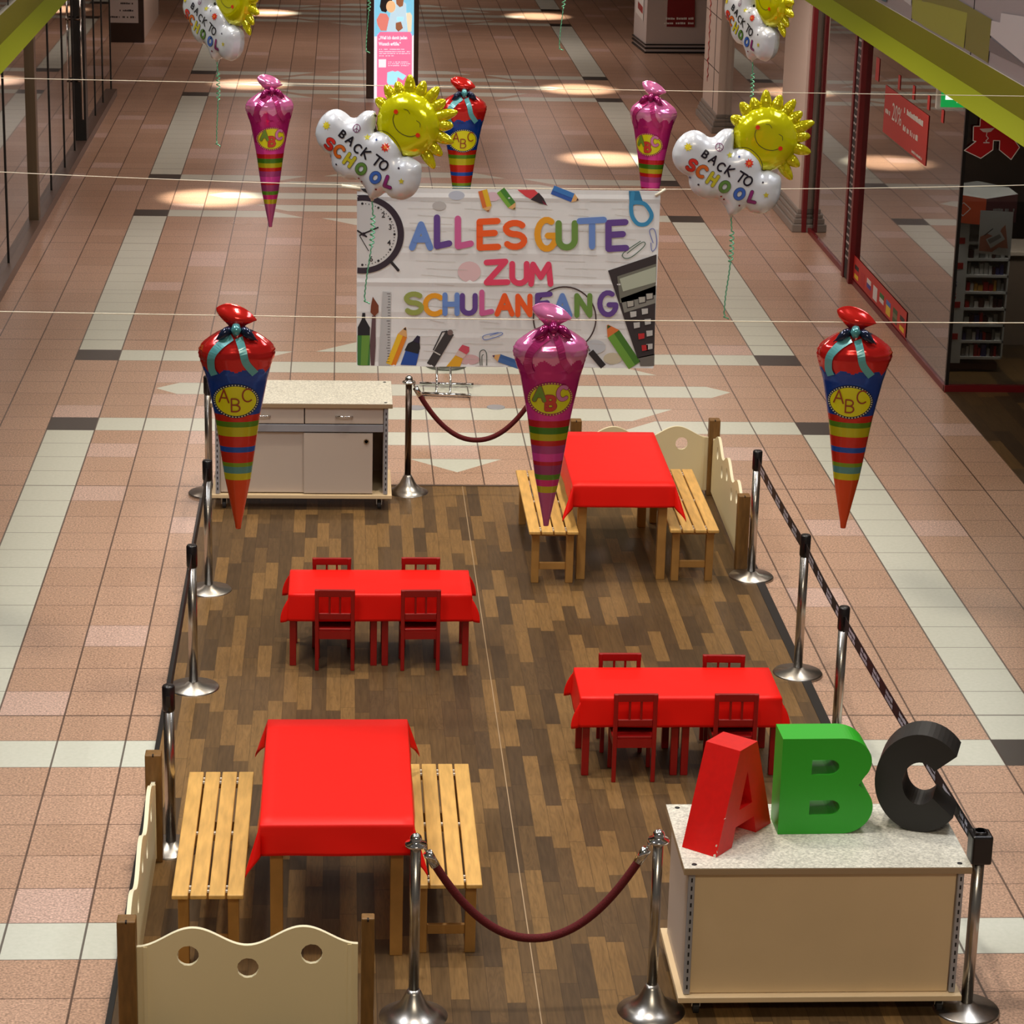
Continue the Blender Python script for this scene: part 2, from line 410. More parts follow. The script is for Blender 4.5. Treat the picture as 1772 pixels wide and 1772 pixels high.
def arc(cx, cy, rx, ry, a0, a1, n=10): return [(cx+rx*cos(math.radians(a0+(a1-a0)*i/n)), cy+ry*sin(math.radians(a0+(a1-a0)*i/n))) for i in range(n+1)]
FONT = {
 'A': [[(0, 0), (.33, 1), (.66, 0)], [(.12, .35), (.54, .35)]],
 'B': [[(.05, 0), (.05, 1)], [(.05, 1)]+arc(.3, .76, .26, .24, 90, -90)+[(.05, .52)], [(.05, .52)]+arc(.32, .26, .3, .26, 90, -90)+[(.05, 0)]],
 'C': [arc(.38, .5, .36, .5, 50, 310, 14)],
 'E': [[(.58, 1), (.05, .97), (.05, 0), (.6, .03)], [(.05, .52), (.5, .55)]],
 'F': [[(.6, 1.02), (.05, .95), (.05, 0)], [(.05, .5), (.48, .55)]],
 'G': [arc(.38, .5, .34, .5, 60, 340, 14)+[(.7, .45), (.42, .45)]],
 'H': [[(.05, 0), (.05, 1)], [(.58, 0), (.58, 1)], [(.05, .5), (.58, .5)]],
 'K': [[(.05, 0), (.05, 1)], [(.58, 1), (.08, .48), (.6, 0)]],
 'L': [[(.05, 1), (.05, .03), (.55, .12)]],
 'M': [[(.02, 0), (.1, 1), (.42, .35), (.74, 1), (.82, 0)]],
 'N': [[(.05, 0), (.05, 1), (.58, 0), (.58, 1)]],
 'O': [arc(.38, .5, .34, .48, 90, 450, 18)],
 'S': [arc(.36, .76, .27, .23, 35, 260, 10)+arc(.36, .27, .28, .26, 80, -145, 10)],
 'T': [[(0, .95), (.72, 1.0)], [(.37, .97), (.37, 0)]],
 'U': [[(.05, 1), (.05, .35)]+arc(.33, .33, .28, .32, 180, 360, 10)+[(.61, 1)]],
 'Z': [[(.03, .95), (.6, 1), (.03, .04), (.66, .06)]],
 'R': [[(.05, 0), (.05, 1)], [(.05, 1)]+arc(.3, .74, .26, .25, 90, -90)+[(.05, .49)], [(.25, .49), (.6, 0)]],
}
def letter(mb, ch, u, v, h, w, m, F, sw, rot=0.0, col=None, step=None):
    """letter of height h and width w, lower-left at (u,v)"""
    ca, sa = cos(rot), sin(rot)
    for st in FONT[ch]:
        pts = []
        for x, y in st:
            a = x/.7*w; b = y*h; pts.append((u+a*ca-b*sa, v+a*sa+b*ca))
        stroke(mb, pts, sw, m, F, step=step, col=col)
def scribble(mb, u0, u1, v, h, m, F, seed=0, fill=.8):
    """row of small illegible marks standing for print too small to read"""
    rnd = random.Random(seed); u = u0
    while u < u1:
        w = h*(.35+rnd.random()*.5); hh = h*(.7+.3*rnd.random())
        if rnd.random() < fill: mb.add([F(u, v), F(min(u+w, u1), v), F(min(u+w, u1), v+hh), F(u, v+hh)], [(0, 1, 2, 3)], m)
        u += w*1.25
def text_poly(mb, s, size, m, F, bold=0.0):
    cu = bpy.data.curves.new('t', 'FONT'); cu.body = s; cu.size = size; cu.offset = bold; cu.resolution_u = 3
    ob = bpy.data.objects.new('t', cu); COL.objects.link(ob)
    dg = bpy.context.evaluated_depsgraph_get(); me = bpy.data.meshes.new_from_object(ob.evaluated_get(dg))
    mb.add([F(v.co.x, v.co.y) for v in me.vertices], [tuple(p.vertices) for p in me.polygons], m)
    w = max([v.co.x for v in me.vertices] or [0]); bpy.data.objects.remove(ob); bpy.data.meshes.remove(me); bpy.data.curves.remove(cu); return w

# ================================================================== SETTING
b = MB(); b.box(-14, 14, 0, 75, -.2, 0, FL); struct(b, 'floor')
b = MB(); b.box(-1.12, 3.10, 9.0, 20.74, 0.0, .012, WD); struct(b, 'floor_mat')
b = MB(); b.box(1.002, 1.008, 9.0, 20.74, .012, .0135, 'counter_edge'); struct(b, 'trim_1')
b = MB(); b.box(3.10, 3.165, 9.0, 20.74, 0, .016, 'frame_black'); b.box(-1.15, -1.12, 9.0, 20.74, 0, .016, 'frame_black'); b.box(-1.15, 3.165, 20.74, 20.775, 0, .016, 'sill'); struct(b, 'trim_2')
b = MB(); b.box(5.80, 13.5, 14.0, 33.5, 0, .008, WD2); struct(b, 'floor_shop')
# galleries over the shop fronts
def gallery(sx, x_in, x_out, name):
    b = MB(); X = x_in
    pr = [(X, 3.40), (X+.11*sx, 3.51), (X+.11*sx, 3.74), (x_out, 3.74), (x_out, 3.40)]  # lower edge slanted so that it catches more overhead light
    y0, y1 = 7.5, 28.2
    vs = [(x, y0, z) for x, z in pr]+[(x, y1, z) for x, z in pr]
    b.add(vs, [(0, 1, 6, 5), ], 'lime'); b.add(vs, [(1, 2, 7, 6)], 'lime_shaded'); b.add(vs, [(2, 3, 8, 7), (3, 4, 9, 8), (4, 0, 5, 9), (0, 4, 3, 2, 1), (5, 6, 7, 8, 9)], 'slab')
    return struct(b, name)
gallery(1, 4.715, 13.5, 'trim_gallery_right'); gallery(-1, -2.66, -13.5, 'trim_gallery_left')
b = MB(); b.box(-13.5, 13.5, 28.2, 74, 3.40, 3.75, 'slab'); struct(b, 'ceiling')
# left shop front
XL = -3.73
b = MB(); b.box(-6.4, -6.3, 10, 42.4, 0, 3.4, 'shop_wall'); b.box(-6.3, XL-.02, 42.34, 42.44, 0, 3.4, 'shop_wall'); struct(b, 'wall_left')
b = MB(); b.box(XL-.10, XL+.09, 10, 42.4, 0, .11, 'plinth'); struct(b, 'baseboard_left')
b = MB(); b.box(XL-.012, XL, 10, 42.34, .11, 3.4, GL); w = struct(b, 'window_1')
b = MB()
for y in (28.95, 33.42, 35.1, 36.45, 39.6, 40.9, 42.36): b.box(XL-.02, XL+.012, y-.018, y+.018, .11, 3.4, 'frame_black')
o = b.build('window_frame', w)
b = MB(); b.bbox(XL-.06, XL+.06, 31.42, 31.62, .0, 3.4, 'bronze', .01); struct(b, 'trim_3')
b = MB(); b.bbox(XL-.05, XL+.085, 37.3, 37.6, .0, 3.4, 'frame_black', .01); struct(b, 'trim_4')
b = MB()
for z in (1.05, 1.9): b.tube([(XL+.02, 36.6, z), (XL+.09, 36.6, z), (XL+.09, 36.9, z), (XL+.02, 36.9, z)], .012, 'steel_dark')
b.tube([(XL+.09, 36.75, .5), (XL+.09, 36.75, 2.6)], .016, 'chrome'); o = b.build('door_handle'); tag(o, 'tall chrome pull handle on the left glass shop door', 'door handle')
# far left recess and wall
b = MB(); b.box(-13, -3.72, 53.4, 53.6, 0, 3.4, 'shop_wall'); b.box(-5.2, -3.72, 49.15, 53.4, 0, 3.4, 'pillar'); b.box(-13, -12.8, 42, 54, 0, 3.4, 'shop_wall')
struct(b, 'wall_far_left')
b = MB(); b.box(-13, 13, 70, 70.2, 0, 3.4, 'shop_wall'); struct(b, 'wall_back')
# right shop front
XR = 5.81
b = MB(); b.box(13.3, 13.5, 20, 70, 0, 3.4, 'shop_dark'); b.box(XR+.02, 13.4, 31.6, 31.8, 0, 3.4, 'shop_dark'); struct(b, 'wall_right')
b = MB(); b.box(XR, XR+.012, 24.02, 28.80, .06, 3.4, GL); w = struct(b, 'window_2')
b = MB(); b.box(XR-.02, XR+.03, 24.0, 28.9, 0, .06, 'frame_red'); b.box(XR-.012, XR+.02, 23.99, 24.03, .06, 3.4, 'frame_black'); b.build('window_sill', w)
b = MB(); b.box(XR, XR+.012, 29.25, 31.75, .06, 3.4, GL); w = struct(b, 'window_3')
b = MB(); b.box(XR-.02, XR+.03, 29.25, 31.78, 0, .06, 'frame_red'); b.build('window_sill', w)
b = MB(); b.box(XR, XR+.012, 33.6, 39.4, .06, 3.4, GL); w = struct(b, 'window_4')
b = MB(); b.box(XR+.02, 9.5, 24.0, 24.012, .07, 3.4, GLF); w = struct(b, 'window_5')
b = MB(); b.box(XR-.02, 9.5, 23.97, 24.03, 0, .07, 'frame_red'); b.box(7.2, 7.24, 23.98, 24.02, .07, 3.4, 'frame_black'); b.build('window_sill', w)
def fX(X): return lambda u, v: Vector((X, u, v))
# dark red door post with information strip
b = MB(); b.bbox(XR-.06, XR+.06, 28.80, 28.90, 0, 3.4, 'frame_red', .006); b.bbox(XR-.06, XR+.06, 29.16, 29.26, 0, 3.4, 'frame_red', .006); o = struct(b, 'trim_5')
b = MB(); b.box(XR-.045, XR+.02, 28.90, 29.16, .02, 3.4, 'slot')
k = 0
for z in [i*.085+.25 for i in range(35)]:
    scribble(b, 28.93, 29.13, z, .028, 'paper', lambda u, v: Vector((XR-.047, 28.93+29.13-u, v)), seed=k, fill=.75); k += 1
o = b.build('information_strip'); tag(o, 'tall dark strip with rows of small white lettering between the dark red shop posts', 'sign')
# pillars with moulded feet
def pillar(x0, x1, y0, y1, name, label):
    t = empty(name, ((x0+x1)/2, (y0+y1)/2, 0), None, None); t['kind'] = 'structure'
    cx, cy = (x0+x1)/2, (y0+y1)/2
    b = MB(); b.box(x0-cx, x1-cx, y0-cy, y1-cy, .28, 3.4, 'pillar'); s = b.build('shaft', t)
    b = MB()
    for dz0, dz1, e in ((0, .10, .09), (.10, .17, .065), (.17, .22, .045), (.22, .28, .02)): b.bbox(x0-cx-e, x1-cx+e, y0-cy-e, y1-cy+e, dz0, dz1, 'pillar_grey', .012)
    b.build('base', t); return t, s, cx, cy
pillar(5.68, 6.14, 31.86, 33.55, 'trim_6', '')
b = MB(); b.bbox(XR-.10, XR-.04, 31.76, 31.86, 0, 3.4, 'frame_red', .006); struct(b, 'trim_7')
t, s, cx, cy = pillar(5.70, 6.30, 39.5, 41.2, 'trim_8', '')
b = MB()
for z in (.9, 1.7, 2.5): b.box(5.699-cx, 5.70-cx-.001, 39.5-cy, 41.2-cy, z, z+.012, 'ink')
b.box(5.70-.003-cx, 5.70-cx, 40.0-cy, 40.04-cy, .28, 3.4, 'ink'); b.build('joint_line', t)
b = MB(); rnd = random.Random(4)
pts = [(5.66+.0, 0)]
pts = [(40.7+.09*sin(i*2.4)+.05*rnd.random(), .62+i*.052) for i in range(48)]
stroke(b, pts, .03, 'red_print', lambda u, v: Vector((5.694, u, v)), step=.5, round_=False)
tag(b.build('vertical_sign'), 'red handwritten vertical lettering on the far right pillar', 'sign')
b = MB(); b.box(5.9, 13.4, 41.3, 41.5, 0, 3.4, 'shop_dark'); b.box(6.3, 13.4, 50.4, 50.6, 0, 3.4, 'shop_dark'); struct(b, 'wall_far_right')

# posters and stickers on the right glass
YP = lambda x, y: atX(x, y, XR-.004)
a, c = YP(1533, 150), YP(1600, 288)
t = empty('window_sticker', (XR-.004, 26.65, 1.9), 'red translucent sale sticker reading 20% on the shop side glass', 'sticker')
tl, tr, br, bl = [YP(*p) for p in ((1533, 150), (1608, 197), (1601, 288), (1529, 228))]
zt = (tl.z+tr.z)/2; zb = (bl.z+br.z)/2; ya = tl.y; yb = tr.y
b = MB(); o3 = Vector((XR-.004, 26.65, 1.9))
b.box(-.003, 0, yb-26.65, ya-26.65, zb-1.9, zt-1.9, 'red_print'); b.build('sheet', t)
b = MB(); F = lambda u, v: Vector((-.006, ya-26.65-u, v+zb-1.9))
text_poly(b, '20%', .26, 'white', lambda u, v: F(.42+u*1.15, v+.20))
b.build('lettering', t)
for q_ in ((.08, .38, .22, .05, 3), (1.02, 1.95, .36, .06, 5), (1.02, 1.75, .18, .06, 6), (1.5, 2.0, .03, .03, 8)):
    b = MB(); scribble(b, q_[0], q_[1], q_[2], q_[3], 'white', F, q_[4]); b.build('printed_line', t)
for i, (x, y0, y1) in enumerate(((1520, 100, 140), (1557, 130, 155), (1582, 148, 172), (1608, 165, 190), (1632, 190, 212))):
    p = YP(x, y0); q = YP(x-2, y1)
    b = MB(); b.box(-.002, 0, -.09 if i == 0 else -.05, .09 if i == 0 else .05, q.z-p.z, 0, 'red_print', None)
    o = b.build('hanging_tag', None, (XR-.004, p.y, p.z)); tag(o, ['large', 'second', 'third', 'fourth', 'lowest'][i]+' red window tag in the descending row under the lime green edge', 'window tag', 'red tags on the shop glass')
# flag sticker along the foot of the glass
t = empty('flag_sticker', (XR-.006, 27.4, .07), 'long red sticker with country flags along the foot of the shop glass', 'sticker')
b = MB(); b.box(-.002, 0, -1.5, 1.45, 0, .27, 'red_print'); b.build('band', t)
fl = [((25, 20, 20), (200, 30, 30), (235, 200, 40)), ((190, 30, 40), (190, 30, 40), (190, 30, 40)), ((225, 225, 225), (60, 60, 160), (190, 40, 40)), ((225, 225, 225),)*3, ((40, 120, 60), (225, 225, 225), (200, 40, 40)),
      ((70, 120, 200), (235, 200, 60), (235, 200, 60)), ((50, 90, 50), (120, 120, 90), (50, 90, 50)), ((25, 20, 20), (190, 40, 30), (235, 200, 40))]
for i, cs in enumerate(fl):
    y = 1.32-i*.36; b = MB()
    for k, c3 in enumerate(cs): b.box(-.004, -.002, y-.22, y, .13-k*.05, .18-k*.05, mm('flag_%d_%d_%d' % c3, c3, .5))
    b.build('flag', t)

# balustrades with tinted glass panels on the galleries
def balus(X, pans, polys, name, label):
    t = empty(name, (X, 17, 3.74), label, 'balustrade')
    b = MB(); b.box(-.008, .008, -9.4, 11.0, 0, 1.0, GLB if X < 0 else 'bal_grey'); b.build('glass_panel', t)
    b = MB()
    for y in pans: b.box(-.012, .012, y-17-.006, y-17+.006, 0, 1.0, 'slot')
    b.build('joint', t)
    b = MB(); b.tube([(0, -9.4, 1.02), (0, 11.0, 1.02)], .03, 'steel'); b.build('handrail', t)
    return t
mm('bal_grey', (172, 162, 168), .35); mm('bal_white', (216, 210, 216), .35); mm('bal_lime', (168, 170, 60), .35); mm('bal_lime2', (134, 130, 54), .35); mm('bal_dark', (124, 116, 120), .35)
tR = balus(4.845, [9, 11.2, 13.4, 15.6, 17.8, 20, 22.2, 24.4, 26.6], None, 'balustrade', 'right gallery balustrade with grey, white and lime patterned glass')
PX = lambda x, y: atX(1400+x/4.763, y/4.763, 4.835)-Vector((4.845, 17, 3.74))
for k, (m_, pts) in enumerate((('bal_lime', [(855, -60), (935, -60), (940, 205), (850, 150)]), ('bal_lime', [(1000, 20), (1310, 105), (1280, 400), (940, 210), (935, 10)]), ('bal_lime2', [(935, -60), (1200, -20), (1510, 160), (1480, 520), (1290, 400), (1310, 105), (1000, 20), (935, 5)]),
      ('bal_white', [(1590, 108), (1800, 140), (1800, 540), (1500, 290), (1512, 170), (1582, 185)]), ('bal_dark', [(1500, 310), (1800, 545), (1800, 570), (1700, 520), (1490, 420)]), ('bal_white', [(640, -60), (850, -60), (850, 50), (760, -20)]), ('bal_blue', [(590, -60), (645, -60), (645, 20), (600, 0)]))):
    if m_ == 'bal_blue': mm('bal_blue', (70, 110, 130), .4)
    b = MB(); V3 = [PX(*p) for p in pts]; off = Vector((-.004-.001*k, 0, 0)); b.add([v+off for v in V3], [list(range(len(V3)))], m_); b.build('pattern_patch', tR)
balus(-2.80, [9, 11.2, 13.4, 15.6, 17.8, 20, 22.2, 24.4, 26.6], None, 'balustrade', 'left gallery balustrade of clear bluish glass with steel handrail')

# ================================================================== FURNITURE
def cloth_mesh(hx, hy, over, flare=.16, corner=.55, n=10, seed=1, stiff=False, long=1.0):
    """tablecloth centred on the origin, top at z=0, hanging over by `over`"""
    def samples(h):
        s = [-h-over+over*i/n for i in range(n)]+[-h-.004]+[-h+2*h*i/12 for i in range(13)]+[h+.004]+[h+over*(i+1)/n for i in range(n)]
        return s
    xs, ys = samples(hx), samples(hy); vs = []
    for y in ys:
        for x in xs:
            du = max(abs(x)-hx, 0); dv = max(abs(y)-hy, 0); sx = 1 if x > 0 else -1; sy = 1 if y > 0 else -1
            bx = max(-hx, min(hx, x)); by = max(-hy, min(hy, y))
            r = math.hypot(du, dv)
            if du > 0 and dv > 0: r *= 1+(long-1)*min(du, dv)/over
            if r < 1e-6: vs.append(Vector((x, y, .0015*noise.noise(Vector((x*5+seed, y*5, 0)))))); continue
            ph = math.atan2(dv, du); k = sin(2*ph)
            if stiff and du > 0 and dv > 0:
                mn = min(du, dv); q = max(du, dv); e = .085*(1-math.exp(-mn/.018))*(1-.45*(q/over)**2)
                vs.append(Vector((bx+sx*(flare*q+e*(du/over)), by+sy*(flare*q+.15*e*(dv/over)), -q*.985-.002-.01*k))); continue
            f = flare+corner*k**1.5; f = min(f, .9)
            wob = .012*noise.noise(Vector((x*4+seed, y*4, 2.0)))*min(r/over, 1)
            drop = r*math.sqrt(1-f*f); out = r*f+.004
            vs.append(Vector((bx+sx*(out*cos(ph)+wob*(dv == 0)), by+sy*(out*sin(ph)+wob*(du == 0)), -drop-.002)))
    nx = len(xs); fs = [(j*nx+i, j*nx+i+1, (j+1)*nx+i+1, (j+1)*nx+i) for j in range(len(ys)-1) for i in range(nx-1)]
    b = MB(); b.add(vs, fs, 'red_cloth', smooth=True); return b
def cloth_obj(hx, hy, over, loc, label, **k):
    o = cloth_mesh(hx, hy, over, **k).build('tablecloth', None, loc, recalc=False)
    md = o.modifiers.new('s', 'SOLIDIFY'); md.thickness = .002; md.offset = 1
    return tag(o, label, 'tablecloth', 'red tablecloths')

def wood_table(loc, L, Wd, h, label):
    t = empty('wooden_table', loc, label, 'table', 'wooden picnic tables')
    b = MB(); b.bbox(-Wd/2, Wd/2, -L/2, L/2, h-.03, h, 'pine'); b.build('tabletop', t)
    b = MB(); b.box(-Wd/2+.06, Wd/2-.06, -L/2+.06, -L/2+.08, h-.11, h-.03, 'pine_dark'); b.box(-Wd/2+.06, Wd/2-.06, L/2-.08, L/2-.06, h-.11, h-.03, 'pine_dark')
    b.box(-Wd/2+.06, -Wd/2+.08, -L/2+.06, L/2-.06, h-.11, h-.03, 'pine_dark'); b.box(Wd/2-.08, Wd/2-.06, -L/2+.06, L/2-.06, h-.11, h-.03, 'pine_dark'); b.build('apron', t)
    for sx in (-1, 1):
        for sy in (-1, 1):
            b = MB(); x = sx*(Wd/2-.07); y = sy*(L/2-.07); b.bbox(x-.033, x+.033, y-.033, y+.033, 0, h-.03, 'pine_dark'); b.build('leg', t)
    return t
FZ = .012
t1 = wood_table((-.015, 12.95, FZ), 1.40, .76, .760, 'long wooden table at front left under a red cloth, between two benches')
cloth_obj(.388, .712, .165, (-.015, 12.957, .779), 'red cloth on the front left wooden table nearest the camera', seed=1, flare=.1, corner=.28, long=1.2)
t2 = wood_table((2.085, 19.03, FZ), 1.42, .74, .742, 'long wooden table at back right under a red cloth, before the wavy panel')
cloth_obj(.377, .725, .165, (2.085, 19.035, .763), 'red cloth on the back right wooden table beside the wavy panel', seed=4, flare=.1, corner=.3, long=1.2)

def bench(loc, label):
    t = empty('wooden_bench', loc, label, 'bench', 'slatted wooden benches')
    Wd, L, h = .365, 1.6, .42
    b = MB(); sw = .083; gap = (Wd-4*sw)/3
    for i in range(4): x = -Wd/2+i*(sw+gap); b.bbox(x, x+sw, -L/2, L/2, h-.024, h, 'pine', .005)
    b.build('seat', t)
    b = MB()
    for y in (-L/2+.09, 0, L/2-.09): b.box(-Wd/2+.02, Wd/2-.02, y-.02, y+.02, h-.055, h-.024, 'pine_dark')
    for y in (-L/2+.075, -L/2+.125, -.01, L/2-.125, L/2-.075):
        for i in range(3): x = -Wd/2+sw+gap/2+i*(sw+gap); b.box(x-gap/2, x+gap/2, y-.004, y+.008, h-.02, h-.008, 'chip_white')
    b.build('cross_batten', t)
    for sy in (-1, 1):
        for sx in (-1, 1):
            x = sx*(Wd/2-.055); y = sy*(L/2-.09); b = MB(); b.bbox(x-.028, x+.028, y-.028, y+.028, 0, h-.024, 'pine_dark'); b.build('leg', t)
        b = MB(); y = sy*(L/2-.09); b.bbox(-Wd/2+.083, Wd/2-.083, y-.012, y+.012, .10, .155, 'pine_dark'); b.build('stretcher', t)
    return t
B0 = bench((-.672, 12.945, FZ), 'slatted wooden bench left of the front table, next to the cream side panel')
dup(B0, (.555, 13.055, FZ), 'slatted wooden bench right of the front table, behind the rope post')
dup(B0, (1.565, 19.01, FZ), 'slatted wooden bench left of the back table, behind the pink cone')
dup(B0, (2.618, 19.065, FZ), 'slatted wooden bench right of the back table, next to the wavy side panel')

def kid_table(loc, label):
    t = empty('kids_table', loc, label, 'table', 'small red tables')
    b = MB(); b.bbox(-.30, .30, -.24, .24, .50, .515, 'red_paint'); b.build('tabletop', t)
    b = MB(); b.box(-.27, .27, -.215, -.2, .44, .50, 'red_paint'); b.box(-.27, .27, .2, .215, .44, .50, 'red_paint'); b.box(-.27, -.255, -.2, .2, .44, .5, 'red_paint'); b.box(.255, .27, -.2, .2, .44, .5, 'red_paint'); b.build('apron', t)
    for sx in (-1, 1):
        for sy in (-1, 1):
            b = MB(); x, y = sx*.272, sy*.215; b.bbox(x-.022, x+.022, y-.022, y+.022, 0, .50, 'red_paint'); b.build('leg', t)
    return t
K0 = kid_table((-.05, 16.775, FZ), 'small red table, left half of the middle pair under the red cloth')
dup(K0, (.57, 16.775, FZ), 'small red table, right half of the middle pair under the red cloth')
dup(K0, (1.765, 14.89, FZ), 'small red table, left half of the right hand pair behind the letter A')
dup(K0, (2.375, 14.89, FZ), 'small red table, right half of the right hand pair behind the letter B')
cloth_obj(.61, .255, .185, (.265, 16.775, .530), 'red cloth over the middle pair of small tables, left of the aisle', seed=7, flare=.06, stiff=True)
cloth_obj(.61, .255, .185, (2.065, 14.89, .530), 'red cloth over the right hand pair of small tables behind the big letters', seed=12, flare=.06, stiff=True)

def kid_chair():
    t = empty('kids_chair', (0, 0, 0), '', 'chair', 'small red wooden chairs')
    w = .265; p = .026; h = .572
    for sx in (-1, 1):
        b = MB(); x = sx*(w/2-p/2); b.bbox(x-p/2, x+p/2, -.013, .013, 0, h, 'red_paint'); b.build('leg', t)
        b = MB(); b.bbox(x-p/2, x+p/2, .217, .243, 0, .285, 'red_paint'); b.build('leg', t)
    b = MB(); b.bbox(-w/2-.002, w/2+.002, -.011, .011, h-.048, h+.002, 'red_paint'); b.build('top_rail', t)
    b = MB(); b.bbox(-w/2+p, w/2-p, -.009, .009, .365, .408, 'red_paint'); b.build('back_rail', t)
    for x in (-.035, .035): b = MB(); b.bbox(x-.007, x+.007, -.006, .006, .405, h-.045, 'red_paint', .002); b.build('spindle', t)
    b = MB(); b.bbox(-w/2+p, w/2-p, -.004, .255, .282, .298, 'red_paint'); b.bbox(-w/2-.003, w/2+.003, .02, .255, .284, .298, 'red_paint'); b.build('seat', t)
    b = MB(); b.box(-w/2+p, w/2-p, -.008, .008, .225, .282, 'red_paint'); b.box(-w/2+p, w/2-p, .222, .238, .225, .282, 'red_paint'); b.box(-w/2+.004, -w/2+.018, .013, .217, .225, .282, 'red_paint'); b.box(w/2-.018, w/2-.004, .013, .217, .225, .282, 'red_paint'); b.build('apron', t)
    return t
C0 = kid_chair(); C0.location = (-.040, 16.455, FZ); C0['label'] = 'small red chair on the near side of the middle table, left one'; C0.rotation_euler = (0, 0, -.02)
dup(C0, (.534, 16.455, FZ), 'small red chair on the near side of the middle table, right one', rz=.03)
dup(C0, (-.064, 17.125, FZ), 'small red chair on the far side of the middle table, left one', rz=PI)
dup(C0, (.552, 17.14, FZ), 'small red chair on the far side of the middle table, right one', rz=PI)
dup(C0, (1.778, 14.56, FZ), 'small red chair on the near side of the right table, left of the letter A', rz=.01)
dup(C0, (2.39, 14.56, FZ), 'small red chair on the near side of the right table, partly behind the letter A', rz=-.01)
dup(C0, (1.75, 15.255, FZ), 'small red chair on the far side of the right table, left one', rz=PI)
dup(C0, (2.404, 15.225, FZ), 'small red chair on the far side of the right table, right one', rz=PI-.03)

# wavy play fence: cream panels between brown posts
def post(x, y, label, h=.66, w=.045):
    t = empty('fence_post', (x, y, 0), label, 'fence post', 'brown square fence posts')
    b = MB(); b.bbox(-w, w, -w, w, FZ, h, 'brown_post', .006); b.build('post', t)
    b = MB(); b.box(-.004, .004, -.046, -.02, h-.01, h+.001, 'dark_gap'); b.build('groove', t)
    return t
def panel(p0, p1, waves, holes, label):
    a = Vector(p0); c = Vector(p1); L = (c-a).length; d = (c-a)/L; nrm = Vector((-d.y, d.x))
    t = empty('wavy_panel', (a.x, a.y, 0), label, 'fence panel', 'cream wavy fence panels')
    F = lambda u, v, w: Vector((d.x*u+nrm.x*(w-.011), d.y*u+nrm.y*(w-.011), v))
    top = [(L*i/60, .553+.048*(-cos(2*PI*waves*i/60)) - (.0 if .03 < i/60 < .97 else .0)) for i in range(61)]
    poly = [(0, .05)]+[(L, .05)]+top[::-1]
    hs = [circ(L*h, v, .053, 26)[::-1] for h, v in holes]
    b = MB()
    # face with holes via CDT, dropping the hole triangles
    vs = [Vector(p) for p in poly]; ed = [(i, (i+1) % len(poly)) for i in range(len(poly))]
    for hh in hs:
        o = len(vs); vs += [Vector(p) for p in hh]; ed += [(o+i, o+(i+1) % len(hh)) for i in range(len(hh))]
    rv, re, rf, *_ = delaunay_2d_cdt(vs, ed, [], 1, 1e-6)
    keep = []
    for f in rf:
        cx = sum(rv[i].x for i in f)/len(f); cy = sum(rv[i].y for i in f)/len(f)
        if any((cx-L*h)**2+(cy-v)**2 < .0515**2 for h, v in holes): continue
        keep.append(tuple(f))
    b.add([F(p.x, p.y, 0) for p in rv], keep, 'cream_panel'); b.add([F(p.x, p.y, .022) for p in rv], [tuple(reversed(f)) for f in keep], 'cream_panel')
    for lp in [poly]+hs:
        n = len(lp); b.add([F(p[0], p[1], 0) for p in lp]+[F(p[0], p[1], .022) for p in lp], [(i, (i+1) % n, n+(i+1) % n, n+i) for i in range(n)], 'cream_edge')
    b.build('board', t)
    for u in (.03, L-.05): b = MB(); b.add([F(u, .06, -.004), F(u+.02, .06, -.004), F(u+.02, .505, -.004), F(u, .505, -.004), F(u, .06, .026), F(u+.02, .06, .026), F(u+.02, .505, .026), F(u, .505, .026)], [(0, 1, 2, 3), (4, 5, 6, 7), (0, 1, 5, 4), (1, 2, 6, 5), (2, 3, 7, 6), (3, 0, 4, 7)], 'cream_panel'); b.build('batten', t)
    return t
post(-1.02, 11.43, 'brown square fence post at the front left corner of the play area')
post(-1.035, 13.48, 'brown square fence post behind the front left belt stanchion')
post(.138, 11.46, 'slim brown fence post at the right end of the front wavy panel', .65, .032)
post(3.065, 20.55, 'brown square fence post at the back right corner behind the bench')
post(1.915, 20.50, 'brown square fence post behind the large pink cone balloon')
post(3.03, 18.62, 'brown square fence post behind the back right belt stanchion', .6)
h3 = [(.23, .455), (.5, .385), (.79, .455)]
panel((-.975, 11.44), (.09, 11.46), 2, h3, 'cream wavy fence panel with three round holes at the bottom left')
panel((1.96, 20.5), (3.02, 20.55), 2, h3, 'cream wavy fence panel with round holes behind the back red table')
h5 = [(.17, .47), (.335, .40), (.5, .47), (.665, .40), (.83, .47)]
panel((-1.03, 11.475), (-1.035, 13.43), 3, h5, 'cream wavy side panel beside the front left bench, seen nearly edge on')
panel((3.065, 20.5), (3.035, 18.67), 3, h5, 'cream wavy side panel beside the back right bench, seen nearly edge on')

# ================================================================== STANCHIONS
def belt_post(loc, label):
    t = empty('belt_stanchion', loc, label, 'stanchion', 'steel belt stanchions')
    b = MB(); b.lathe([(.0, 0), (.168, 0), (.17, .012), (.162, .022), (.06, .035), (.034, .055)], 'steel_disc', n=48); b.build('base', t)
    b = MB(); b.lathe([(.03, .04), (.03, .88)], 'steel', n=24); b.build('pole', t)
    b = MB(); b.lathe([(.033, .85), (.036, .86), (.036, .99), (.03, 1.0), (.0, 1.0)], 'black_plastic', n=24); b.build('belt_head', t)
    for ya_ in (.03, -.045): b = MB(); b.box(-.012, .012, ya_, ya_+.015, .885, .95, 'black_plastic'); b.build('belt_clip', t)
    return t
lf = [(-.957, 13.635), (-.967, 16.14), (-.965, 18.10), (-1.082, 20.52)]
rg = [(3.085, 18.44), (3.10, 16.41), (3.095, 14.97), (3.168, 11.66)]
S0 = belt_post((lf[0][0], lf[0][1], 0), 'steel belt stanchion nearest the camera on the left row, by the wooden bench')
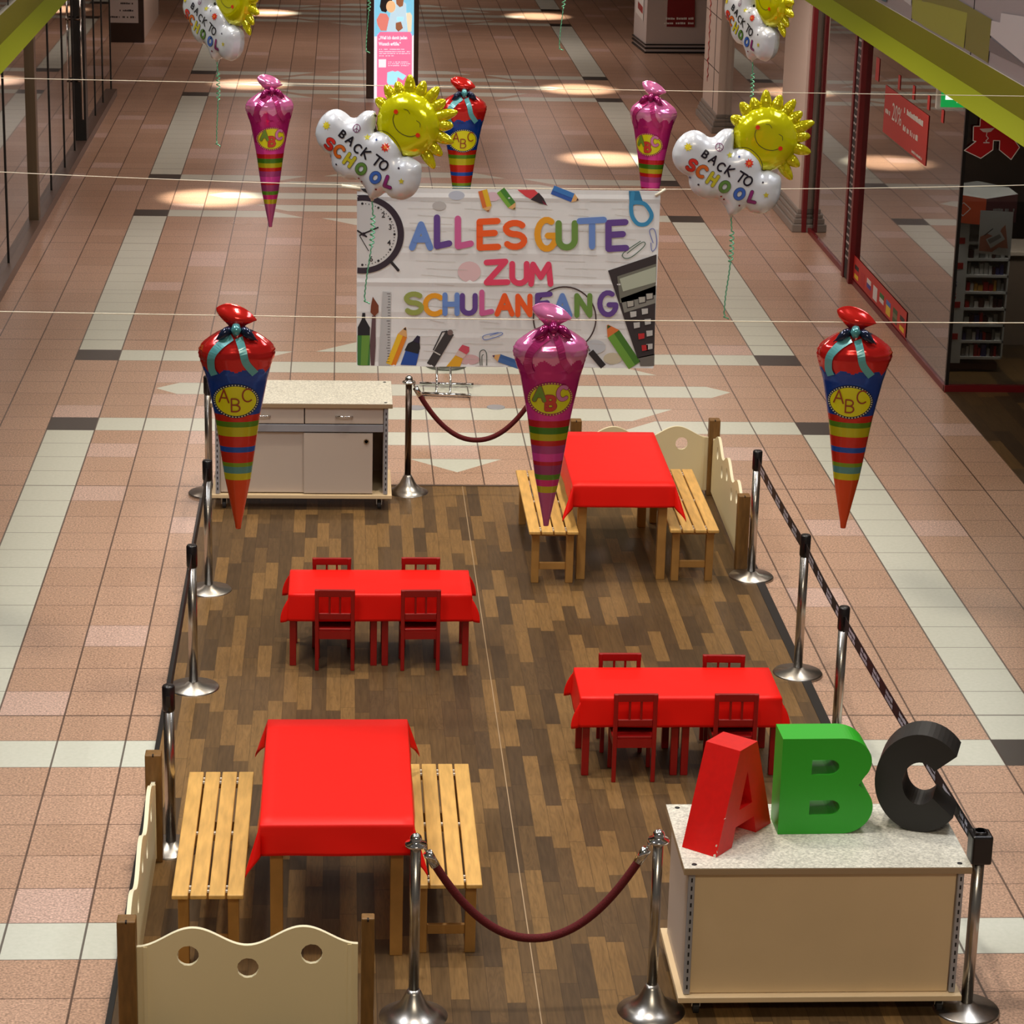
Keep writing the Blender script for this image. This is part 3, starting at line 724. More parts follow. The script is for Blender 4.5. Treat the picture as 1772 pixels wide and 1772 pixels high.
for (x, y), lb in zip(lf[1:], ('second steel belt stanchion of the left row, base on the plank floor', 'third steel belt stanchion of the left row, below the red and blue cone', 'back left steel belt stanchion beside the rolling cabinet')):
    dup(S0, (x, y, 0), lb)
for (x, y), lb in zip(rg, ('back right belt stanchion beside the wavy side panel', 'second belt stanchion of the right row, right of the plank floor', 'third belt stanchion of the right row, rising behind the green letter B')):
    dup(S0, (x, y, 0), lb)
t = belt_post((rg[3][0], rg[3][1], 0), 'front right belt stanchion with bulky black head behind the display cabinet')
b = MB(); b.bbox(-.05, .055, -.05, .06, .83, .985, 'black_plastic', .012); b.bbox(-.035, .02, -.03, .03, .985, 1.0, 'black_plastic'); b.build('clamp_head', t)
def belt(p, q, label, printed):
    a = Vector((p[0], p[1], 0)); c = Vector((q[0], q[1], 0)); d = (c-a); L = d.length; d /= L; n = Vector((-d.y, d.x, 0))
    t = empty('barrier_belt', (a.x, a.y, 0), label, 'barrier belt', 'black barrier belts')
    s0, s1 = .046, L-.046; b = MB(); N = 24; vs = []
    for i in range(N+1):
        u = s0+(s1-s0)*i/N; z = .905-.010*sin(PI*i/N)
        for dz in (-.042, .042):
            for w in (-.001, .001): vs.append(d*u+n*w+Vector((0, 0, z+dz)))
    fs = []
    for i in range(N): o = i*4; fs += [(o, o+4, o+6, o+2), (o+1, o+3, o+7, o+5), (o+2, o+6, o+7, o+3), (o, o+1, o+5, o+4)]
    fs += [(0, 2, 3, 1), (N*4, N*4+1, N*4+3, N*4+2)]
    b.add(vs, fs, 'belt'); b.build('webbing', t)
    if printed:
        k = int(L/.34)
        for j in range(k):
            u0 = s0+.12+j*.34; b = MB()
            for sgn in (-1, 1):
                F = lambda u, v: d*u+n*sgn*.0022+Vector((0, 0, 0.905-.010*sin(PI*(u-s0)/(s1-s0))+v))
                scribble(b, u0, u0+.19, -.030, .026, 'belt_print', F, j, .95); scribble(b, u0+.01, u0+.18, .004, .026, 'belt_print', F, j+9, .95)
            b.build('printed_lettering', t)
    return t
belt(lf[0], lf[1], 'black barrier belt between the first and second left stanchions', False)
belt(lf[1], lf[2], 'black barrier belt between the second and third left stanchions', False)
belt(lf[2], lf[3], 'black barrier belt between the third and last left stanchions', False)
belt(rg[0], rg[1], 'black printed barrier belt between the two back right stanchions', True)
belt(rg[1], rg[2], 'black printed barrier belt between the middle right stanchions', True)
belt(rg[2], rg[3], 'black printed barrier belt running down behind the green B and black C', True)

def rope_post(loc, label, m='steel'):
    t = empty('rope_stanchion', loc, label, 'stanchion', 'rope stanchions with trumpet feet')
    b = MB(); b.lathe([(0, 0), (.172, 0), (.172, .012), (.12, .035), (.07, .08), (.04, .14), (.03, .16)], 'steel_disc', n=48); b.build('base', t)
    b = MB(); b.lathe([(.026, .15), (.026, .935)], m, n=24); b.build('pole', t)
    b = MB(); b.lathe([(.028, .93), (.052, .937), (.055, .945), (.052, .952), (.03, .96), (.031, .975), (.026, .99), (.014, 1.0), (0, 1.003)], 'chrome', n=28); b.build('crown', t)
    return t
R0 = rope_post((.370, 11.64, 0), 'rope stanchion at the bottom, right of the front wavy panel')
dup(R0, (1.565, 11.675, 0), 'rope stanchion at the bottom, left of the display cabinet')
R2 = rope_post((.545, 20.58, 0), 'rope stanchion with dark pole beside the rolling cabinet at the back', 'steel_dark')
dup(R2, (1.665, 20.6, 0), 'rope stanchion at the back, hidden behind the large pink cone')
def rope(p, q, zlow, label, flip=1):
    a = Vector(p); c = Vector(q); t = empty('barrier_rope', (a.x, a.y, 0), label, 'barrier rope', 'dark red velvet ropes')
    d = c-a; pts = []
    N = 40
    for i in range(N+1):
        s = i/N; k = (2*s-1); z = zlow+(.875-zlow)*(abs(k)**2.1); pts.append(Vector((d.x*(.06+.88*s), d.y*(.06+.88*s), z)))
    b = MB(); b.tube(pts, .021, 'velvet', n=16); b.build('rope', t)
    for e, s in ((0, 1), (1, -1)):
        pe = pts[0] if e == 0 else pts[-1]; pn = pts[1] if e == 0 else pts[-2]; u = (pe-pn).normalized()
        b = MB(); b.tube([pn, pe, pe+u*.03], .024, 'chrome', n=14); b.tube([pe+u*.03, pe+u*.05, Vector(((d.x*e)+s*d.x*.0+s*.05*(d.x/d.length), d.y*e, .945))], .007, 'chrome'); b.build('end_hook', t)
    return t
rope((.370, 11.64, 0), (1.565, 11.675, 0), .425, 'dark red velvet rope sagging across the front entrance')
rope((.545, 20.58, 0), (1.665, 20.6, 0), .455, 'dark red velvet rope sagging across the back, beside the cabinet')

# ================================================================== CABINETS
def castor(t, x, y, z):
    b = MB(); b.bbox(x-.035, x+.035, y-.045, y+.02, z-.012, z, 'chrome', .003); b.box(x-.022, x-.018, y-.02, y+.02, .045, z-.01, 'chrome'); b.box(x+.018, x+.022, y-.02, y+.02, .045, z-.01, 'chrome')
    c = b.build('castor', t)
    b = MB(); n = 20; vs = [(x-.014, y+.04*cos(2*PI*i/n), .041+.04*sin(2*PI*i/n)) for i in range(n)]+[(x+.014, y+.04*cos(2*PI*i/n), .041+.04*sin(2*PI*i/n)) for i in range(n)]
    b.add(vs, [list(range(n))[::-1], list(range(n, 2*n))]+[(i, (i+1) % n, n+(i+1) % n, n+i) for i in range(n)], 'rubber')
    o = b.build('wheel', c)
def perf_rail(t, x, yf, z0, z1, s):
    b = MB(); b.bbox(x-.016, x+.016, yf, yf+.03, z0, z1, 'rail_grey', .004); r = b.build('perforated_rail', t)
    b = MB(); z = z0+.03
    while z < z1-.02: b.box(x-.004, x+.004, yf-.0015, yf+.001, z, z+.022, 'slot'); z += .045
    b.build('slot_row', r)
def cab_shell(t, Wd, D, zt, zs):
    b = MB(); b.bbox(-Wd/2, Wd/2, 0, D, zt-.037, zt-.002, 'counter_edge', .003); b.box(-Wd/2+.001, Wd/2-.001, .001, D-.001, zt-.002, zt, 'counter_top'); w = b.build('worktop', t)
    for x in (-Wd/2+.055, Wd/2-.055):
        for y in (.045, D-.045):
            b = MB(); b.lathe([(0, 0), (.013, 0), (.013, .002), (0, .002)], 'slot', c=(x, y), n=16, z0=zt); b.build('cable_hole', w)
    b = MB(); b.bbox(-Wd/2+.0, Wd/2-.0, .0, D, zs-.03, zs, 'laminate', .003); b.build('bottom_board', t)
    for x in (-Wd/2+.1, Wd/2-.1):
        for y in (.08, D-.1): castor(t, x, y, zs-.03)
# back cabinet: drawers and sliding doors towards the camera
t = empty('rolling_cabinet', (-.318, 20.05, 0), 'beige rolling cabinet with two drawers and sliding doors at the back', 'cabinet')
cab_shell(t, 1.445, .74, .90, .14)
for s in (-1, 1):
    b = MB(); x = s*.650; b.box(min(x, x+s*.018), max(x, x+s*.018), .035, .72, .14, .863, 'laminate_grey'); b.build('side_panel', t)
    perf_rail(t, s*.672, .012, .145, .863, s)
b = MB(); b.box(-.65, .65, .70, .72, .14, .863, 'laminate_grey'); b.build('back_panel', t)
b = MB(); b.box(-.65, .65, .06, .70, .655, .66, 'laminate_grey'); b.box(-.65, .65, .05, .07, .655, .72, 'rail_grey'); b.bbox(-.65, .65, .018, .05, .662, .722, 'rail_grey', .003); b.build('cross_rail', t)
for x0, x1 in ((-.648, .018), (.026, .648)):
    b = MB(); b.bbox(x0, x1, .02, .05, .730, .860, 'laminate_grey', .003); d = b.build('drawer', t)
    b = MB(); cx = (x0+x1)/2; b.tube([(cx-.065, .018, .79), (cx-.05, -.005, .795), (cx, -.012, .797), (cx+.05, -.005, .795), (cx+.065, .018, .79)], .007, 'chrome'); b.build('handle', d)
b = MB(); b.bbox(-.648, .022, .045, .063, .15, .652, 'laminate_grey', .002); b.build('sliding_door', t)
b = MB(); b.bbox(.016, .566, .022, .040, .15, .652, 'laminate_grey', .002); d = b.build('sliding_door', t)
b = MB()
n = 20; vs = [(.515+.022*cos(2*PI*i/n), .016, .585+.022*sin(2*PI*i/n)) for i in range(n)]+[(.515+.014*cos(2*PI*i/n), .016, .585+.014*sin(2*PI*i/n)) for i in range(n)]+[(.515+.014*cos(2*PI*i/n), .022, .585+.014*sin(2*PI*i/n)) for i in range(n)]
b.add(vs, [(i, (i+1) % n, n+(i+1) % n, n+i) for i in range(n)]+[(n+i, n+(i+1) % n, 2*n+(i+1) % n, 2*n+i) for i in range(n)]+[list(range(2*n, 3*n))], 'steel'); b.build('finger_pull', d)
# front cabinet: closed back panel towards the camera
t = empty('display_cabinet', (2.405, 11.59, 0), 'beige rolling cabinet at bottom right carrying the big letters', 'cabinet')
cab_shell(t, 1.435, .775, .832, .125)
b = MB(); b.bbox(-.655, .650, .045, .06, .128, .793, 'laminate', .002); b.build('front_panel', t)
b = MB(); b.box(-.655, .650, .0435, .045, .662, .793, 'laminate'); b.build('overlay_strip', t)
for s in (-1, 1):
    b = MB(); x = s*.672; b.box(min(x, x+s*.016), max(x, x+s*.016), .05, .72, .128, .793, 'laminate_grey'); b.build('side_panel', t)  # grey laminate here puts the shading of the sides into the colour
    perf_rail(t, s*.672, .03, .128, .793, s)

# ------------------------------------------------------------------ big letters
ZT = .833
def Fl(org, rz, d=1):
    ca, sa = cos(rz), sin(rz)
    return lambda u, v, w: Vector((ca*u-sa*w, sa*u+ca*w, v))
def solid_letter(name, outline, holes, depth, loc, rz, m, label, side=None):
    F = Fl(None, rz); vs = [Vector(p) for p in outline]; ed = [(i, (i+1) % len(outline)) for i in range(len(outline))]
    for hh in holes:
        o = len(vs); vs += [Vector(p) for p in hh]; ed += [(o+i, o+(i+1) % len(hh)) for i in range(len(hh))]
    def inside(p, poly):
        c = False; n = len(poly)
        for i in range(n):
            x1, y1 = poly[i]; x2, y2 = poly[(i+1) % n]
            if (y1 > p[1]) != (y2 > p[1]) and p[0] < (x2-x1)*(p[1]-y1)/(y2-y1)+x1: c = not c
        return c
    rv, re, rf, *_ = delaunay_2d_cdt(vs, ed, [], 1, 1e-6); keep = []
    for f in rf:
        c = (sum(rv[i].x for i in f)/len(f), sum(rv[i].y for i in f)/len(f))
        if any(inside(c, h) for h in holes): continue
        keep.append(tuple(f))
    b = MB(); b.add([F(p.x, p.y, 0) for p in rv], keep, m); b.add([F(p.x, p.y, depth) for p in rv], [tuple(reversed(f)) for f in keep], m)
    for lp in [outline]+list(holes):
        n = len(lp); b.add([F(p[0], p[1], 0) for p in lp]+[F(p[0], p[1], depth) for p in lp], [(i, (i+1) % n, n+(i+1) % n, n+i) for i in range(n)], m)
    o = b.build(name, None, loc); return tag(o, label, 'display letter', 'large ABC letters')
A_out = [(0, 0), (.15, 0), (.178, .10), (.356, .10), (.384, 0), (.534, 0), (.350, .51), (.184, .51)]
A_hole = [(.205, .185), (.329, .185), (.267, .375)]
oA = solid_letter('letter_a', A_out, [A_hole], .20, (1.861, 11.712, ZT), math.radians(50.6), 'letter_red', 'large red letter A with chipped edge, turned sideways on the cabinet')
b = MB(); 
for (u, v, w, s) in ((0.0, .02, .0, .016), (.004, .06, .0, .009), (.066, .19, .0, .008), (.0, .03, .0, .012)):
    p = Fl(None, math.radians(50.6))(u, v, w); b.add([p+Vector((random.uniform(-s, s), random.uniform(-s, s), random.uniform(-s, s))) for _ in range(4)], [(0, 1, 2), (0, 2, 3), (0, 1, 3), (1, 2, 3)], 'chip_white')
b.build('paint_chip', oA)
def arcp(cx, cy, rx, ry, a0, a1, n=18): return [(cx+rx*cos(math.radians(a0+(a1-a0)*i/n)), cy+ry*sin(math.radians(a0+(a1-a0)*i/n))) for i in range(n+1)]
B_out = [(0, 0)]+arcp(.325, .14, .155, .14, -90, 40)+[(.40, .265)]+arcp(.305, .39, .155, .13, -38, 90)+[(0, .52)]
B_h1 = [(.155, .325)]+arcp(.245, .365, .05, .04, -90, 90, 10)+[(.155, .405)]
B_h2 = [(.155, .105)]+arcp(.26, .145, .05, .04, -90, 90, 10)+[(.155, .185)]
solid_letter('letter_b', B_out, [B_h1, B_h2], .20, (2.212, 11.985, ZT), .02, 'letter_green', 'large green letter B in the middle of the cabinet top')
C_out = arcp(.228, .265, .228, .265, 40, 322, 44)+arcp(.228, .265, .088, .115, 322, 40, 30)
solid_letter('letter_c', C_out, [], .20, (2.712, 12.085, ZT), math.radians(-19), 'letter_black', 'large black letter C at the right end of the cabinet top')

# ================================================================== BANNER
BY = 15.2
PB = lambda off: (lambda x, y: atY(x, y, BY)+Vector((0, -off, 0)))
ban = empty('birthday_banner', (1.0, BY, 2.44), 'white printed banner reading ALLES GUTE ZUM SCHULANFANG on the middle string', 'banner')
ban.name = 'printed_banner'
org = Vector((1.0, BY, 2.44))
mm('banner_cloth', (224, 223, 222), .7, noise_amt=.04, noise_scale=4)
TL, TR, BL, BR = (.083, 3.521), (1.878, 3.527), (.087, 2.444), (1.878, 2.444)
b = MB(); NX, NZ = 64, 42; vs = []
for j in range(NZ+1):
    for i in range(NX+1):
        u, v = i/NX, j/NZ
        x = (BL[0]*(1-u)+BR[0]*u)*(1-v)+(TL[0]*(1-u)+TR[0]*u)*v; z = (BL[1]*(1-u)+BR[1]*u)*(1-v)+(TL[1]*(1-u)+TR[1]*u)*v
        cu = abs(((u*8) % 1)-.5)*2; cv = abs(((v*6.3) % 1)-.5)*2
        y = -.0022*(cu**8)-.003*(cv**8)
        vs.append(Vector((x, BY+y, z))-org)
b.add(vs, [(j*(NX+1)+i, j*(NX+1)+i+1, (j+1)*(NX+1)+i+1, (j+1)*(NX+1)+i) for j in range(NZ) for i in range(NX)], 'banner_cloth', smooth=False); o = b.build('cloth', ban, recalc=False)
md = o.modifiers.new('s', 'SOLIDIFY'); md.thickness = .001; md.offset = 1
def bp(off): return lambda x, y: atY(x, y, BY)+Vector((0, -off, 0))-org
def part(name, parent, draw):
    b = MB(); draw(b); return b.build(name, parent, recalc=False)
cc = {}
def cm(c):
    k = 'print_%02x%02x%02x' % c
    return mm(k, c, .65)
BLU, PUR, PNK, ORG, YEL, GRN, ROS = (106, 140, 205), (98, 66, 140), (205, 96, 150), (240, 92, 30), (232, 158, 32), (108, 144, 66), (226, 66, 100)
OLV = (150, 160, 80)
words = [([('A', 709, 428, 40, 36, BLU), ('L', 750, 427, 51, 32, PUR), ('L', 786, 427, 49, 34, PNK), ('E', 823, 428, 46, 44, ORG), ('S', 866, 427, 42, 44, ORG), ('G', 924, 430, 50, 36, YEL), ('U', 960, 428, 42, 38, GRN), ('T', 999, 426, 46, 44, BLU), ('E', 1046, 430, 46, 42, PUR)], 11),
         ([('Z', 836, 490, 38, 44, ROS), ('U', 880, 490, 34, 34, ROS), ('M', 914, 491, 34, 32, ROS)], 10),
         ([('S', 695, 541, 33, 36, OLV), ('C', 731, 543, 32, 34, YEL), ('H', 764, 542, 32, 30, BLU), ('U', 794, 542, 31, 30, PUR), ('L', 828, 543, 38, 26, PNK), ('A', 856, 543, 32, 30, ORG), ('N', 890, 544, 32, 30, ORG), ('F', 924, 541, 32, 30, PUR), ('A', 956, 545, 34, 30, BLU), ('N', 992, 545, 34, 32, GRN), ('G', 1032, 544, 38, 32, PUR)], 9)]
for wl, sw in words:
    b = MB(); F0 = bp(.0065)
    for i, (ch, x, y, h_, w_, c_) in enumerate(wl):
        F = lambda u, v, i=i: F0(u, -v)+Vector((0, -.0001*i, 0))
        letter(b, ch, x+4, -y, h_, w_*.92, cm(c_), F, sw, step=3)
    b.build('printed_word', ban, recalc=False)
def draw_clock(b):
    F = bp(.0050); F2 = bp(.0056); F3 = bp(.0062); cx, cy, R_ = 627, 405, 66
    def clip(pts): return [(max(x, 618.2), max(y, 329)) for x, y in pts]
    def arcpx(r, a0=-118, a1=118, n=50): return [(cx+r*1.04*sin(math.radians(180-a)), cy+r*cos(math.radians(a))*-1*-1) for a in [a0+(a1-a0)*i/n for i in range(n+1)]]
    o_ = [(cx+(R_+6)*sin(math.radians(a)), cy-(R_+2)*cos(math.radians(a))) for a in range(-8, 189, 4)]
    i_ = [(cx+(R_-5)*sin(math.radians(a)), cy-(R_-8)*cos(math.radians(a))) for a in range(-8, 189, 4)]
    flat(b, clip(i_), cm((208, 206, 204)), F)
    n = len(o_); co, ci = clip(o_), clip(i_)
    b.add([F2(*p) for p in co]+[F2(*p) for p in ci], [(i, i+1, n+i+1, n+i) for i in range(n-1)], cm((50, 38, 50)))
    for a in range(0, 184, 6):
        r = R_-13; x, y = cx+r*sin(math.radians(a))*1.05, cy-r*cos(math.radians(a)); s = 2.2 if a % 30 == 0 else 1.0
        b.add([F3(*p) for p in circ(x, y, s, 8)], [list(range(8))], 'ink')
    stroke(b, [(622, 407), (655, 393)], 2.6, 'ink', F3, round_=False); stroke(b, [(622, 407), (638, 434)], 1.4, 'ink', F3, round_=False); stroke(b, [(619, 399), (634, 409)], 3, 'ink', F3)
    b.add([F3(*p) for p in circ(629, 405, 3.6, 12)], [list(range(12))], cm((120, 100, 120)))
    for s_, x, y in (('2', 660, 376), ('3', 672, 397), ('4', 670, 424), ('6', 639, 452)):
        text_poly(b, s_, 13, 'ink', lambda u, v: F3(x+u, y-v), bold=.2)
    stroke(b, [(676, 452), (689, 467)], 5, 'ink', F3); stroke(b, [(677, 453), (688, 465)], 2, cm((190, 190, 190)), bp(.0068))
    flat(b, [(624, 326), (640, 326), (652, 334), (648, 341), (628, 330)], 'ink', F3)
part('printed_clock', ban, draw_clock)
def draw_calc(b):
    F = bp(.0050); F2 = bp(.0056); F3 = bp(.0062)
    flat(b, [(1052, 468), (1136, 440), (1132, 614), (1103, 620)], cm((52, 44, 46)), F)
    flat(b, [(1068, 478), (1135.5, 456), (1134.5, 510), (1073, 524)], cm((112, 112, 100)), F2)
    flat(b, [(1072, 482), (1135, 461), (1134.5, 488), (1078, 504)], cm((176, 182, 162)), F3)
    flat(b, [(1074, 516), (1134.4, 494), (1134, 524), (1080, 541)], cm((132, 130, 122)), F2)
    def key(x, y, c_, s=1.0):
        d = 7*s; flat(b, [(x-d+1, y-d+2), (x+d, y-d), (x+d+1, y+d-3), (x-d+2, y+d)], 'ink', F3); flat(b, [(x-d+2, y-d+2), (x+d-1, y-d+1), (x+d-1, y+d-4), (x-d+3, y+d-2)], cm(c_), bp(.0068))
    for x, y in ((1090, 526), (1110, 519), (1123, 513)): key(x, y, (170, 166, 156))
    for x, y in ((1095, 544), (1115, 539), (1101, 563), (1120, 557), (1123, 577), (1123, 600)): key(x, y, (190, 188, 184))
    key(1109, 582, (190, 40, 44)); key(1115, 602, (190, 40, 44))
    flat(b, [(1105, 618), (1132.5, 612), (1132, 633), (1108, 633)], cm((110, 106, 100)), F)
part('printed_calculator', ban, draw_calc)
def draw_pens():
    F = bp(.0050); F2 = bp(.0056); F3 = bp(.0062)
    def pencil(x0, y0, x1, y1, w, c_, c2, tip, wood=(220, 170, 110), tl=.22, f=F):
        b = MB()
        a = Vector((x0, y0)); t = Vector((x1, y1)); d = (t-a); L = d.length; d /= L; q = Vector((-d.y, d.x))*w/2
        e = a+d*L*(1-tl)
        flat(b, [a+q, e+q, e-q, a-q], cm(c_), f); flat(b, [a+q*.1, e+q*.1, e-q, a-q], cm(c2), F2)
        flat(b, [e+q, t+q*.12, t-q*.12, e-q], cm(wood), F2); m_ = a+d*L*(1-tl*.3); flat(b, [m_+q*.35, t, m_-q*.35], cm(tip), F3); b.build('printed_pencil', ban, recalc=False)
    pencil(676, 631, 702, 566, 17, (225, 130, 30), (236, 190, 40), (40, 34, 34))
    pencil(835, 329, 845, 366, 16, (214, 110, 50), (224, 180, 40), (130, 60, 40))
    pencil(866, 329, 891, 362, 16, (120, 170, 60), (70, 130, 50), (50, 90, 50))
    pencil(1098, 632, 1051, 562, 24, (70, 120, 40), (110, 160, 60), (60, 90, 40), (220, 120, 60))
    pencil(905, 634, 852, 615, 14, (60, 100, 160), (70, 110, 170), (50, 50, 110))
    pencil(956, 328, 1001, 346, 16, (50, 90, 170), (60, 120, 190), (50, 50, 60))
    # highlighters
    b = MB(); flat(b, [(895, 328), (925, 328), (932, 335), (918, 344), (910, 340)], cm((216, 66, 74)), F); flat(b, [(932, 333), (918, 345), (935, 352), (946, 354), (940, 342)], cm((46, 36, 42)), F2); flat(b, [(938, 346), (948, 356), (941, 353)], cm((120, 20, 50)), F3); b.build('printed_marker', ban, recalc=False)
    b = MB(); flat(b, [(618.5, 580), (640, 580), (640, 632), (618.5, 632)], cm((60, 120, 56)), F); flat(b, [(626, 580), (640, 580), (636, 632), (624, 632)], cm((104, 150, 60)), bp(.0053)); flat(b, [(619, 566), (626, 552), (627, 541), (632, 541), (632, 552), (640, 566), (640, 580), (619, 580)], cm((32, 32, 38)), F2); b.build('printed_marker', ban, recalc=False)
    b = MB(); flat(b, [(693, 631), (704, 600), (726, 607), (720, 632)], cm((34, 76, 160)), F); flat(b, [(700, 606), (706, 594), (718, 588), (726, 590), (727, 602), (724, 612)], cm((34, 34, 40)), F2); flat(b, [(714, 590), (722, 580), (727, 582), (726, 594)], cm((40, 34, 60)), F3); b.build('printed_marker', ban, recalc=False)
    # pen, brush, ruler, eraser pencil
    pa, pb_ = Vector((745, 632)), Vector((779, 575)); d = (pb_-pa).normalized(); q = Vector((-d.y, d.x))*7.5
    b = MB(); flat(b, [pa+q, pb_+q, pb_-q, pa-q], cm((58, 54, 54)), F); stroke(b, [(750, 605), (765, 574), (772, 573)], 2, 'ink', F2); stroke(b, [(751, 608), (762, 614)], 2, cm((200, 196, 190)), F2, round_=False); b.add([F2(*p) for p in circ(779, 575, 5, 10)], [list(range(10))], cm((120, 100, 96))); b.build('printed_pen', ban, recalc=False)
    b = MB(); flat(b, [(642, 632), (640, 598), (644, 546), (650, 546), (650, 598), (648, 632)], cm((96, 70, 74)), F2); flat(b, [(645, 513), (655, 528), (655, 540), (648, 547), (641, 540), (642, 528)], cm((120, 60, 36)), F3); b.build('printed_brush', ban, recalc=False)
    b = MB(); flat(b, [(662, 504), (677, 505), (675, 632), (655, 632)], cm((186, 186, 186)), F)
    for i in range(26): stroke(b, [(675.5-i*.05, 508+i*4.7), (671.5-i*.05-(2 if i % 5 == 0 else 0), 508+i*4.7)], .8, 'ink', F2, round_=False)
    b.build('printed_ruler', ban, recalc=False)
    b = MB(); flat(b, [(772, 634), (790, 612), (802, 618), (796, 634)], cm((228, 170, 40)), F); flat(b, [(787, 614), (794, 604), (808, 612), (801, 620)], cm((214, 190, 180)), F2); flat(b, [(793, 605), (800, 596), (812, 600), (812, 608), (807, 613)], cm((206, 78, 96)), F3); b.build('printed_eraser_pencil', ban, recalc=False)
draw_pens()
def draw_misc(b):
    F = bp(.0050); F2 = bp(.0056); F3 = bp(.0062)
    # scissors handle
    o_ = spline([(1089, 331), (1088, 360), (1092, 380), (1102, 390), (1116, 391), (1127, 382), (1129, 370), (1120, 354), (1110, 346), (1107, 331)], 5)
    stroke(b, spline([(1095, 334), (1092, 356), (1094, 374), (1104, 387), (1118, 387), (1127, 376), (1125, 365), (1114, 352), (1096, 350)], 6), 7, cm((56, 140, 186)), F, step=3)
    flat(b, [(1088, 330), (1106, 330), (1112, 348), (1094, 356), (1089, 350)], cm((44, 118, 160)), F2)
    # magnifier
    stroke(b, [(977+54*cos(a*.1257), 551+55*sin(a*.1257)) for a in range(-40, 11)], 2.4, cm((64, 44, 44)), F3, step=6)
    stroke(b, [(1010, 592), (1020, 606)], 3, cm((110, 100, 96)), F3); stroke(b, [(1022, 608), (1044, 634)], 11, cm((44, 40, 42)), F2, round_=False)
    # paper clips
    def clip(pts, c_): stroke(b, spline(pts, 5), 1.4, cm(c_), F3, step=2, round_=False)
    clip([(1085, 438), (1111, 419), (1115, 425), (1093, 444), (1080, 446), (1079, 437), (1108, 417)], (70, 100, 80))
    clip([(1130, 420), (1124, 402), (1126, 396), (1132, 397), (1136, 412), (1135, 428), (1128, 434), (1126, 420)], (110, 120, 180))
    clip([(848, 580), (866, 575), (868, 579), (844, 587), (836, 586), (838, 580), (862, 575)], (110, 130, 190))
    clip([(831, 632), (830, 612), (833, 606), (839, 606), (842, 614), (842, 632)], (70, 80, 74))
    clip([(834, 632), (834, 616), (837, 613)], (70, 80, 74))
    # pale watercolour washes
    for i, (x, y, rx, ry, c_) in enumerate(((790, 338, 14, 8, (188, 194, 208)), (852, 340, 14, 8, (218, 186, 196)), (812, 470, 20, 18, (222, 188, 190)), (812, 622, 18, 9, (214, 176, 178)), (1030, 600, 18, 12, (196, 200, 206)), (1060, 620, 16, 10, (206, 196, 170)), (760, 356, 12, 8, (186, 182, 180)))):
        b.add([bp(.0040)(*p) for p in circ(x, y, rx, 20, ry)], [list(range(20))], cm(c_))
    # faint board lines of the printed wood
    rnd = random.Random(5)
    for y in range(345, 632, 13):
        x = 690+rnd.random()*60
        while x < 1070:
            L = 25+rnd.random()*60; stroke(b, [(x, y+rnd.random()*3), (min(x+L, 1100), y+3+rnd.random()*3)], .7, cm((200, 195, 190)), bp(.0042), round_=False, step=20); x += L+30+rnd.random()*50
part('printed_picture_items', ban, draw_misc)
b = MB(); b.tube([(TL[0]-.09-org.x, 0, TL[1]+.01-org.z), (TL[0]+.02-org.x, 0, TL[1]-.005-org.z)], .012, 'string'); b.build('tied_corner', ban)
b = MB(); b.tube([(TR[0]-.03-org.x, -.004, TR[1]-.03-org.z), (TR[0]+.03-org.x, 0, TR[1]+.01-org.z)], .008, 'string'); b.build('tied_corner', ban)

# strings spanning the hall
def cord(y, zl, zm, zr, x0, x1, label):
    b = MB(); pts = []
    for i in range(25):
        s = i/24; x = x0+(x1-x0)*s; q = 4*s*(1-s); z = (zl*(1-s)+zr*s)+(zm-(zl+zr)/2)*q; pts.append((x, y, z))
    b.tube(pts, .0024, 'string', n=6); tag(b.build('stretched_line'), label, 'cord', 'white cords across the hall')
cord(11.2, 3.705, 3.675, 3.700, -2.77, 4.82, 'white cord nearest the camera carrying the three large cone balloons')
cord(15.205, 3.62, 3.53, 3.62, -2.77, 4.82, 'white cord carrying the printed school banner')
cord(17.0, 3.88, 3.862, 3.86, -2.80, 4.84, 'white cord farthest back carrying the three smaller cone balloons')

# ================================================================== BALLOONS
def srgb(c): return lin(c)
PROF = [(0, .012), (.03, .016), (.246, .059), (.54, .101), (.726, .137), (.793, .157), (.835, .171), (.862, .170), (.890, .155), (.915, .125), (.94, .088), (.958, .05), (.972, .032)]
def prof(z):
    for (z0, r0_), (z1, r1) in zip(PROF[:-1], PROF[1:]):
        if z <= z1: s = (z-z0)/(z1-z0); return r0_+(r1-r0_)*s
    return PROF[-1][1]
KD = .62
BLUEC = dict(bands=[(.246, (214, 70, 16)), (.278, (206, 196, 30)), (.314, (92, 150, 150)), (.333, (128, 160, 36)), (.385, (205, 44, 24)), (.41, (34, 84, 180)), (.462, (210, 44, 26)), (.505, (198, 190, 22)), (.532, (92, 140, 26)), (.562, (206, 40, 20)), (.80, (16, 66, 158))], top=(206, 30, 26), scal=(.765, .02), tuft=(214, 34, 26), neck=(24, 34, 76), oval=(222, 214, 8), ring=(16, 26, 66), dots=(225, 225, 190), let=[(150, 58, 28)]*3, tail=(92, 164, 168), bow=(26, 34, 62))
